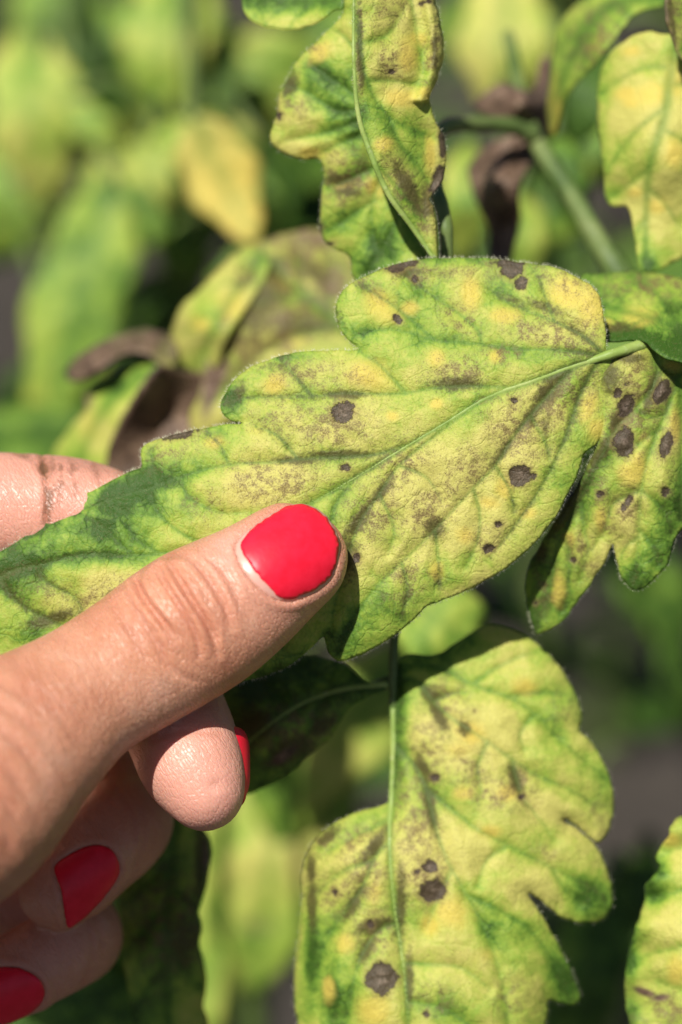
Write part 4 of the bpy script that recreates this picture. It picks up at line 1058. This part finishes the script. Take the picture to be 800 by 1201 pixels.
# --- withered cluster left of the pinched leaf
leaf('withered_leaf', plant, [(280, 300), (310, 282), (342, 272), (376, 268), (412, 280), (440, 330), (450, 400), (430, 450), (380, 470), (310, 480), (262, 500), (236, 514), (222, 495), (232, 450), (238, 405), (255, 345)],
    [(340, 274, -5.6), (295, 335, -4.98), (400, 290, -5.6), (250, 450, -5.2), (236, 500, -5.3), (380, 440, -4.7), (430, 400, -4.7), (320, 400, -4.8), (250, 350, -5.2)],
    [(440, 420), (400, 380), (350, 340), (305, 295)], [[(400, 380), (350, 395), (300, 420), (255, 470)], [(370, 355), (330, 350), (285, 360)], [(385, 365), (390, 320), (380, 280)], [(350, 340), (352, 305), (345, 280)]], h=4.5, grn=0.34, dry=0.10,
    brown=[(350, 320, 90, 60, 0, 1.5), (300, 400, 60, 60, 0, 1.3)], smud_shade=[(300, 350, 40, 60, 30, .9), (360, 380, 60, 20, 0, .8), (370, 320, 40, 12, 40, .8)], drys=[(365, 282, 70, 20, 0, .55), (252, 440, 14, 60, 15, .7), (330, 380, 24, 34, 0, .42), (390, 330, 24, 30, 0, .42)], gold=[(330, 330, 20, 12), (345, 400, 20, 10)], green=[(320, 310, 30, 10)], pale=[(245, 490, 20, 20)], quilt=0.12, wave=0.2, seed=12, mid_part=False,
    label='broad mottled purple-brown dying leaf behind the pinched leaf')
leaf('withered_leaf', plant, [(303, 292), (284, 291), (254, 318), (230, 343), (211, 362), (201, 396), (206, 421), (222, 436), (238, 440), (254, 430), (269, 391), (298, 347), (316, 312)],
    [(303, 294, -5.2), (250, 330, -5.4), (201, 400, -5.8), (236, 438, -5.5), (280, 370, -4.8), (240, 380, -4.9)], [(312, 296), (285, 330), (255, 375), (232, 432)], [[(285, 330), (255, 335), (230, 350)], [(262, 365), (235, 375), (208, 395)]], h=4.5, grn=0.28,
    gold=[(272, 358, 16, 22, 30), (235, 380, 14, 10)], pale=[(225, 390, 26, 30), (260, 340, 26, 14)], green=[(235, 370, 14, 30, 20, .6), (225, 420, 20, 14, 0, .6)], brown=[(290, 320, 20, 30, 0, .9), (265, 390, 10, 30)], edge_dry=0.25, quilt=0.10, wave=0.15, seed=13, mid_part=False,
    label='pale lobed dying leaf with a browned margin, left of the mottled one')
leaf('withered_leaf', plant, [(205, 400), (172, 386), (128, 396), (94, 416), (79, 430), (78, 442), (90, 447), (112, 436), (140, 417), (165, 412), (185, 424), (204, 434)],
    [(205, 405, -5.6), (170, 388, -6.0), (80, 435, -6.2), (112, 434, -5.2), (165, 412, -5.2), (200, 432, -5.4)], [(205, 415), (165, 400), (120, 413), (82, 438)], [], h=4.5, grn=0.6, dry=0.66, smud_shade=[(110, 420, 40, 16)], quilt=0.08, wave=0.25, seed=14, mid_part=False,
    label='curled grey-brown dried leaf above the thumb side')
leaf('withered_leaf', plant, [(184, 428), (147, 434), (112, 445), (98, 462), (99, 480), (80, 505), (66, 525), (62, 560), (120, 560), (130, 525), (143, 495), (162, 462)],
    [(184, 430, -5.4), (110, 446, -6.0), (64, 545, -6.4), (122, 550, -5.6), (160, 465, -5.3), (120, 490, -5.6)], [(184, 430), (145, 455), (110, 500), (90, 556)], [[(145, 455), (125, 455), (105, 460)]], h=4.5, grn=0.34,
    green=[(120, 455, 24, 14, 0, .6), (85, 530, 14, 30, 0, .5)], pale=[(120, 500, 30, 40)], drys=[(100, 465, 10, 20, 0, .8)], gold=[(105, 500, 14, 20, 0, .6)], quilt=0.08, wave=0.2, seed=15, mid_part=False,
    label='pale green half-dried leaf above the index finger')
leaf('withered_leaf', plant, [(186, 430), (215, 436), (252, 440), (248, 470), (236, 492), (225, 540), (200, 580), (140, 580), (122, 556), (134, 512), (153, 474)],
    [(186, 432, -4.8), (250, 440, -5.4), (160, 470, -4.8), (195, 490, -5.5), (130, 550, -5.2), (220, 560, -5.0)], [(200, 432), (195, 480), (175, 530), (160, 576)], [], h=4.5, grn=0.5, dry=0.8, quilt=0.08, wave=0.3, seed=16, mid_part=False,
    label='dark brown dead leaf just above the pinched leaf edge')
stem('petiole', plant, [(205, 412, -5.9), (250, 442, -6.8), (330, 500, -6.8), (500, 560, -6.2), (700, 540, -5.4), (820, 480, -4.4)], 0.07, 0.14)
stem('petiole', plant, [(440, 420, -4.8), (480, 450, -5.0), (600, 500, -4.8), (760, 480, -4.4)], 0.07, 0.12)

# --- dark withered leaf hanging from the side stalk
leaf('withered_leaf', plant, [(616, 141), (596, 160), (571, 172), (549, 196), (554, 225), (562, 245), (572, 268), (573, 290), (579, 310), (596, 308), (605, 280), (611, 254), (609, 222), (623, 190), (628, 165), (628, 148)],
    [(612, 145, -5.0), (560, 200, -5.6), (590, 210, -4.6), (618, 180, -5.4), (577, 280, -5.6), (604, 260, -5.3), (590, 305, -5.0)], [(614, 146), (598, 200), (590, 250), (588, 305)], [[(598, 195), (580, 195), (562, 205)], [(594, 230), (580, 240), (572, 250)]], h=4.5, grn=0.5, dry=0.85, quilt=0.15, wave=0.6, seed=17, mid_part=False,
    label='shrivelled dark brown leaf hanging at the upper right')
leaf('withered_leaf', plant, [(613, 145), (587, 143), (555, 128), (569, 109), (590, 96), (606, 102), (625, 104), (635, 68), (651, 73), (648, 119), (639, 167), (625, 164)],
    [(612, 142, -5.0), (570, 122, -5.6), (593, 103, -5.2), (640, 90, -5.8), (634, 150, -5.3), (610, 120, -4.6)], [(618, 150), (605, 130), (595, 106)], [], h=4.5, grn=0.5, dry=0.9, quilt=0.1, wave=0.6, seed=18, mid_part=False,
    label='crumpled near-black leaf above the shrivelled one')
# --- shaded leaf below the fingers
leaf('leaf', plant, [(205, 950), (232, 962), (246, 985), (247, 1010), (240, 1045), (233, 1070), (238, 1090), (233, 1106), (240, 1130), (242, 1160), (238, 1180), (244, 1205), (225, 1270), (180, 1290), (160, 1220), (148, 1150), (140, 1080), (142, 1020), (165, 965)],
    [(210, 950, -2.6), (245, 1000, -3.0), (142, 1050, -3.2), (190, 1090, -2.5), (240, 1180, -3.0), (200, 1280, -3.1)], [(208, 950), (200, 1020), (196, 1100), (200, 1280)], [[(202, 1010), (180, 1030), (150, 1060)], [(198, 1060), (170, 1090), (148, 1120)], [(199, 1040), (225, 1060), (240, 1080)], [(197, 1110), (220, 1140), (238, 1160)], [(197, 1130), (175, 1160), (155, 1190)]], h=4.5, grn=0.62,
    smud_shade=[(235, 1010, 8, 60), (215, 1100, 20, 30)], brown=[(200, 1080, 40, 60)], drys=[(242, 1000, 6, 40, 0, .8)], quilt=0.08, wave=0.12, seed=19, mid_part=False,
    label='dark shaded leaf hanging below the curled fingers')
stem('petiole', plant, [(208, 950, -2.6), (260, 900, -3.2), (360, 840, -3.2), (455, 800, -1.6)], 0.05, 0.09)


# ------------------------------------------------------------------ plants behind
def generic_leaf(seed, grn, gold_amt=0.0, brown_amt=0.0):
    """one lobed leaflet, 1 unit long along +x, normal +z; returns mesh data shared by many leaves"""
    r = np.random.default_rng(seed)
    t = np.linspace(0, 1, 40)
    wdt = 0.24 * np.sin(np.pi * t ** 0.75) ** 0.8 * (1 + 0.28 * np.sin(t * 15 + r.uniform(0, 6))) * (1 - 0.25 * t)
    wd2 = 0.24 * np.sin(np.pi * t ** 0.75) ** 0.8 * (1 + 0.28 * np.sin(t * 14 + r.uniform(0, 6))) * (1 - 0.25 * t)
    out = np.vstack([np.c_[t, wdt], np.c_[t[::-1][1:-1], -wd2[::-1][1:-1]]])
    out = resample(out, 0.035, True)
    GX, GY = np.meshgrid(np.arange(0, 1, 0.035), np.arange(-0.4, 0.4, 0.035), indexing='ij')
    pts = np.stack([GX.ravel() + 0.0175 * (np.arange(GY.size) % 2), GY.ravel()], -1)
    pts = pts[inside(pts, out)]
    d, _ = seg_dist(pts, out, True)
    pts = pts[d > 0.02]
    al = np.vstack([out, pts]); n = len(out)
    vo, _, fo, *_q = delaunay_2d_cdt([Vector(p) for p in al], [(i, (i + 1) % n) for i in range(n)], [], 1, 1e-6)
    p = np.array([(v.x, v.y) for v in vo])
    ay = np.abs(p[:, 1])
    ph = (p[:, 0] - ay * 0.9) * 6.0
    vdist = np.minimum(np.abs(ph - np.round(ph)) / 6.0, ay)
    droop = r.uniform(0.15, 0.5)
    z = -droop * p[:, 0] ** 2 + 0.25 * ay + 0.035 * (1 - np.exp(-vdist / 0.03)) + 0.06 * vnoise(p, 4, seed) + r.uniform(-.3, .3) * p[:, 0] * p[:, 1]
    me = bpy.data.meshes.new('leaf')
    me.from_pydata(np.c_[p, z].tolist(), [], [tuple(f) for f in fo])
    me.polygons.foreach_set('use_smooth', [True] * len(me.polygons))
    m = len(p)
    A = dict(vein=np.exp(-(ay / 0.012) ** 2), vwide=np.exp(-vdist / 0.02), gold=gold_amt * (vnoise(p, 5, seed + 3) + 0.5),
             brown=np.full(m, brown_amt), spot=np.full(m, -1.0), grn=np.full(m, grn), smud_shade=np.zeros(m), dry=np.zeros(m))
    for k, v in A.items():
        a = me.attributes.new(k, 'FLOAT', 'POINT'); a.data.foreach_set('value', v.astype(np.float32))
    a = me.attributes.new('rest', 'FLOAT_VECTOR', 'POINT'); a.data.foreach_set('vector', np.c_[p * 5, np.full(m, seed * 1.3)].astype(np.float32).ravel())
    me.materials.append(M_LEAF)
    return me

GEN = [generic_leaf(101, 0.70), generic_leaf(102, 0.86), generic_leaf(103, 0.50), generic_leaf(104, 1.05), generic_leaf(105, 0.34, 0.5, 0.4)]  # the near-black green variant paints the unlit gaps between leaves

def place(me, parent, pos, direction, normal, size):
    x = Vector(direction).normalized()
    zn = Vector(normal); zn = (zn - x * zn.dot(x)).normalized()
    y = zn.cross(x)
    o = bpy.data.objects.new('leaf', me)
    COL.objects.link(o)
    o.parent = parent
    M = Matrix((x, y, zn)).transposed().to_4x4() @ Matrix.Diagonal((size, size, size, 1))
    M.translation = Vector(pos) - world_origin(parent)
    o.matrix_basis = M
    md = o.modifiers.new('thickness', 'SOLIDIFY'); md.thickness = 0.006; md.offset = -1
    return o

def oval(cx, cy, L, W, ang, seed=0, lob=0.10):
    """lobed leaf outline around a pixel, tip towards ang (degrees, 0 = right, 90 = down)"""
    r = np.random.default_rng(seed)
    t = np.linspace(0, 1, 13)
    w1 = np.sin(np.pi * t ** 0.8) ** 0.75 * W / 2 * (1 + lob * np.sin(t * 16 + r.uniform(0, 6)))
    w2 = np.sin(np.pi * t ** 0.8) ** 0.75 * W / 2 * (1 + lob * np.sin(t * 15 + r.uniform(0, 6)))
    loc = np.vstack([np.c_[(t - 0.5) * L, w1], np.c_[((t - 0.5) * L)[::-1][1:-1], -w2[::-1][1:-1]]])
    a = math.radians(ang)
    R2 = np.array([[math.cos(a), math.sin(a)], [-math.sin(a), math.cos(a)]])
    return loc @ R2 + [cx, cy]

def soft_leaf(parent, cx, cy, z, L, W, ang, grn, seed, bend=0.0, tilt=(0, 0), name='leaf', label=None, **kw):
    out = oval(cx, cy, L, W, ang, seed)
    a = math.radians(ang); ux, uy = math.cos(a), math.sin(a)
    k = D * 100 / (D * 100 - z)
    ctrl = []
    for s_, t_ in [(-.5, 0), (0, 0), (.5, 0), (0, .5), (0, -.5), (-.25, .4), (.25, -.4)]:
        x = cx + ux * s_ * L - uy * t_ * W; y = cy + uy * s_ * L + ux * t_ * W
        zz = z + tilt[0] * s_ * L * S * 100 / k + tilt[1] * t_ * W * S * 100 / k - bend * (4 * s_ * s_) - 0.12 * abs(t_) * W * S * 100 / k
        ctrl.append((x, y, zz))
    b = (cx - ux * L * 0.5, cy - uy * L * 0.5); e = (cx + ux * L * 0.46, cy + uy * L * 0.46)
    veins = []
    for q_ in (0.2, 0.4, 0.6):
        for sg in (-1, 1):
            p0 = (b[0] + (e[0] - b[0]) * q_, b[1] + (e[1] - b[1]) * q_)
            veins.append([p0, (p0[0] + ux * L * .12 - sg * uy * W * .25, p0[1] + uy * L * .12 + sg * ux * W * .25), (p0[0] + ux * L * .2 - sg * uy * W * .42, p0[1] + uy * L * .2 + sg * ux * W * .42)])
    o, _ = leaf(name, parent, out.tolist(), ctrl, [b, (cx, cy), e], veins, h=9, grn=grn, quilt=0.08, wave=0.2, seed=seed, mid_part=False, label=label, **kw)
    return o, (b[0], b[1], ctrl[0][2])

def back_plant(px, py, z, label, soft, fill, seed, dx=0.0):
    """plant whose top node is at a pixel and depth; soft = traced leaves, fill = (count, spread, sizes)"""
    top = P(px, py, z)
    base = np.array([top[0] + dx, top[1] + 0.02, 0.0])
    root = empty('tomato_plant', base, label=label, cat='plant', group='tomato plants')
    pth = catmull(np.array([base + [0, 0, -0.02], base * 0.66 + top * 0.34 + [0.008, 0, 0], base * 0.33 + top * 0.67 + [-0.006, 0.004, 0], top]), 8)
    v, f = tube(pth, np.linspace(0.0055, 0.002, len(pth)), 8)
    obj('stem', v, f, M_STEM, root)
    r = np.random.default_rng(seed)
    for i, a in enumerate(soft):
        kw = a[9] if len(a) > 9 else {}
        o, b = soft_leaf(root, *a[:8], bend=a[8] if len(a) > 8 else 0.3, **kw)
        bw = P(*b)
        j = int(np.clip(np.argmin(np.abs(pth[:, 2] - (bw[2] - 0.02))), 6, len(pth) - 1))
        mid = (bw + pth[j]) / 2 + [0, 0, 0.012]
        pp = catmull(np.array([bw, mid, pth[j]]), 6)
        v, f = tube(pp, np.linspace(0.0009, 0.0016, len(pp)), 6)
        obj('petiole', v, f, M_STEM, root)
    nf, spread, sz, pal = fill
    for i in range(nf):
        j = int(r.integers(8, len(pth)))
        ang = r.uniform(0, 2 * math.pi)
        d = np.array([math.cos(ang), math.sin(ang), r.uniform(-0.35, 0.35)])
        rad = spread * r.uniform(0.15, 0.75)
        pos = pth[j] + d * rad
        size = r.uniform(*sz)
        nrm = np.array([r.normal(0, 0.45), r.normal(-0.35, 0.45), 1.0])
        place(GEN[int(r.choice(pal))], root, pos, d + [0, 0, r.uniform(-0.7, 0.1)], nrm, size)
        if rad > 0.02:
            pp = catmull(np.array([pos, (pos + pth[j]) / 2 + [0, 0, 0.008], pth[j]]), 4)
            v, f = tube(pp, np.linspace(0.0007, 0.0014, len(pp)), 5)
            obj('petiole', v, f, M_STEM, root)
    return root

G1 = dict(gold=[(280, 245, 40, 40), (265, 190, 40, 40, 0, .6)])
back_plant(225, 120, -18.4, 'blurred tomato plant at upper left with the yellow leaf facing the camera', [
    (262, 212, -11, 165, 88, 64, -0.10, 31, -0.2, dict(gold=[(285, 245, 45, 60, 0, 2.0), (255, 205, 60, 60, 0, .9)], pale=[(250, 200, 90, 90)])),
    (196, 60, -18.4, 260, 108, 97, 0.30, 32, 1.0), (232, 168, -16.1, 150, 66, 178, 0.14, 33, 0.5), (150, 235, -17.2, 190, 120, 140, 0.40, 34, 0.4),
    (216, 282, -19.5, 110, 84, 95, 0.55, 36, 0.4), (300, 105, -23.0, 150, 90, 20, 0.42, 37, 0.5), (340, 190, -24.1, 130, 90, 60, 0.62, 38, 0.5), (168, 355, -20.7, 110, 60, 150, 0.62, 39, .4), (275, 330, -15, 90, 50, 130, 0.45, 131, .3), (110, 150, -17, 100, 46, 40, 0.2, 132, .3), (255, 60, -21, 90, 60, 120, 0.3, 133, .3), (330, 60, -20, 110, 46, 10, 0.25, 134, .3), (185, 205, -16, 90, 40, 70, 0.15, 135, .3), (300, 250, -18, 100, 60, 100, 0.5, 136, .3)],
    (26, 0.07, (0.04, 0.07), [1, 3, 3, 3]), 21)
back_plant(70, 200, -20.7, 'blurred tomato plant at the left edge with a long drooping green leaf', [
    (88, 368, -16.1, 330, 112, 106, 0.54, 41, 0.5, dict(gold=[(40, 500, 40, 40)])), (40, 140, -19.5, 220, 110, 85, 0.26, 42, 0.8), (20, 230, -23.0, 180, 110, 110, 0.50, 43, 0.8),
    (120, 60, -25.3, 170, 90, 60, 0.55, 44, 0.6), (130, 290, -19.5, 90, 70, 60, 0.34, 45, 0.4), (60, 20, -25.3, 150, 100, 120, 0.7, 46, 0.5)],
    (24, 0.07, (0.04, 0.07), [1, 3, 3, 3]), 22, dx=-0.03)
back_plant(650, 60, -17, 'blurred tomato plant behind the withered brown leaf at upper right', [
    (592, 58, -15, 190, 112, 92, 0.02, 51, 0.7), (545, 240, -11, 150, 60, 95, 0.22, 52, 0.5, dict(gold=[(545, 270, 30, 30, 0, .6)])), (612, 278, -12, 110, 56, 85, 0.26, 53, 0.4),
    (690, 120, -10, 130, 60, 115, 0.78, 54, 0.5), (668, 215, -9, 120, 46, 75, 0.62, 55, 0.4), (640, 250, -14, 100, 80, 40, 0.66, 56, 0.4), (700, 180, -12, 120, 60, 60, 0.5, 57, 0.4), (560, 20, -20, 130, 90, 150, 0.55, 58, .5), (400, 60, -22, 140, 90, 120, .6, 59, .5)],
    (22, 0.06, (0.04, 0.06), [1, 3, 3]), 23, dx=0.03)
back_plant(330, 760, -15, 'blurred tomato plant with lime leaves below the hand', [
    (322, 990, -14.5, 360, 190, 98, 0.34, 61, 1.0, dict(drys=[(300, 1085, 40, 14, 0, .5)], pale=[(330, 1000, 60, 60)])),  (250, 1090, -15.5, 330, 90, 95, 0.30, 62, 0.5), (415, 850, -13, 240, 100, 122, 0.26, 63, 0.6), (515, 728, -7, 150, 110, 35, 0.40, 64, 0.5),
    (120, 1185, -7, 220, 110, 20, 0.62, 65, 0.5), (160, 1060, -7, 200, 60, 100, 0.55, 66, .4), (345, 890, -14, 220, 130, 100, .50, 67, .6)],
    (6, 0.03, (0.03, 0.045), [1, 3]), 24)
back_plant(740, 1090, -18, 'dim blurred tomato plant in the lower right gap', [
    (690, 1140, -11, 200, 90, 100, 0.60, 71, 0.6), (640, 1195, -13, 160, 90, 60, 0.50, 72, 0.5), (735, 1060, -15, 140, 80, 120, 0.72, 73, 0.5)],
    (0, 0.04, (0.03, 0.05), [3]), 25)
# next row, mostly above the frame, shades the soil; last two added for shade
row = [(-0.34, 0.60, 'far left'), (-0.12, 0.66, 'second from the left'), (0.10, 0.62, 'third from the left'), (0.32, 0.60, 'far right'), (0.21, 0.70, 'added for shade between the right-hand two'), (-0.01, 0.74, 'added for shade, set back in the middle')]
for i, (x, y, wd) in enumerate(row):
    base = np.array([x, y, 0.0]); top = base + [0.02, -0.02, 0.62 if wd else 0.24]
    root = empty('tomato_plant', base, label='strongly blurred tomato plant of the row behind, %s' % wd if wd else 'low dark tomato plant on the soil, mostly hidden behind the pinched leaf', cat='plant', group='tomato plants')
    pth = catmull(np.array([base + [0, 0, -0.02], base * 0.67 + top * 0.33 + [0.01, 0, 0], base * 0.33 + top * 0.67 - [0.01, 0.01, 0], top]), 8)
    v, f = tube(pth, np.linspace(0.007, 0.002, len(pth)), 8)
    obj('stem', v, f, M_STEM, root)
    r = np.random.default_rng(80 + i)
    for k in range(70):
        h = r.uniform(0.24 if i < 4 else 0.31, 0.64) if wd else r.uniform(0.06, 0.22)
        c = np.array([np.interp(h, pth[:, 2], pth[:, q]) for q in range(3)])
        ang = r.uniform(0, 2 * math.pi)
        d = np.array([math.cos(ang), math.sin(ang), r.uniform(-0.3, 0.3)])
        rad = r.uniform(0.02, 0.12) if wd else r.uniform(0.01, 0.06)
        place(GEN[int(r.choice([0, 1, 1, 3, 3] if wd else [3]))], root, c + d * rad, d + [0, 0, r.uniform(-0.7, 0.1)], (r.normal(0, .5), r.normal(-.3, .5), 1), r.uniform(0.05, 0.085))
        if k % 2 == 0:
            pp = np.array([c + d * rad, c + d * rad * 0.5 + [0, 0, 0.01], c])
            v, f = tube(pp, [0.0008, 0.0012, 0.0016], 5)
            obj('petiole', v, f, M_STEM, root)
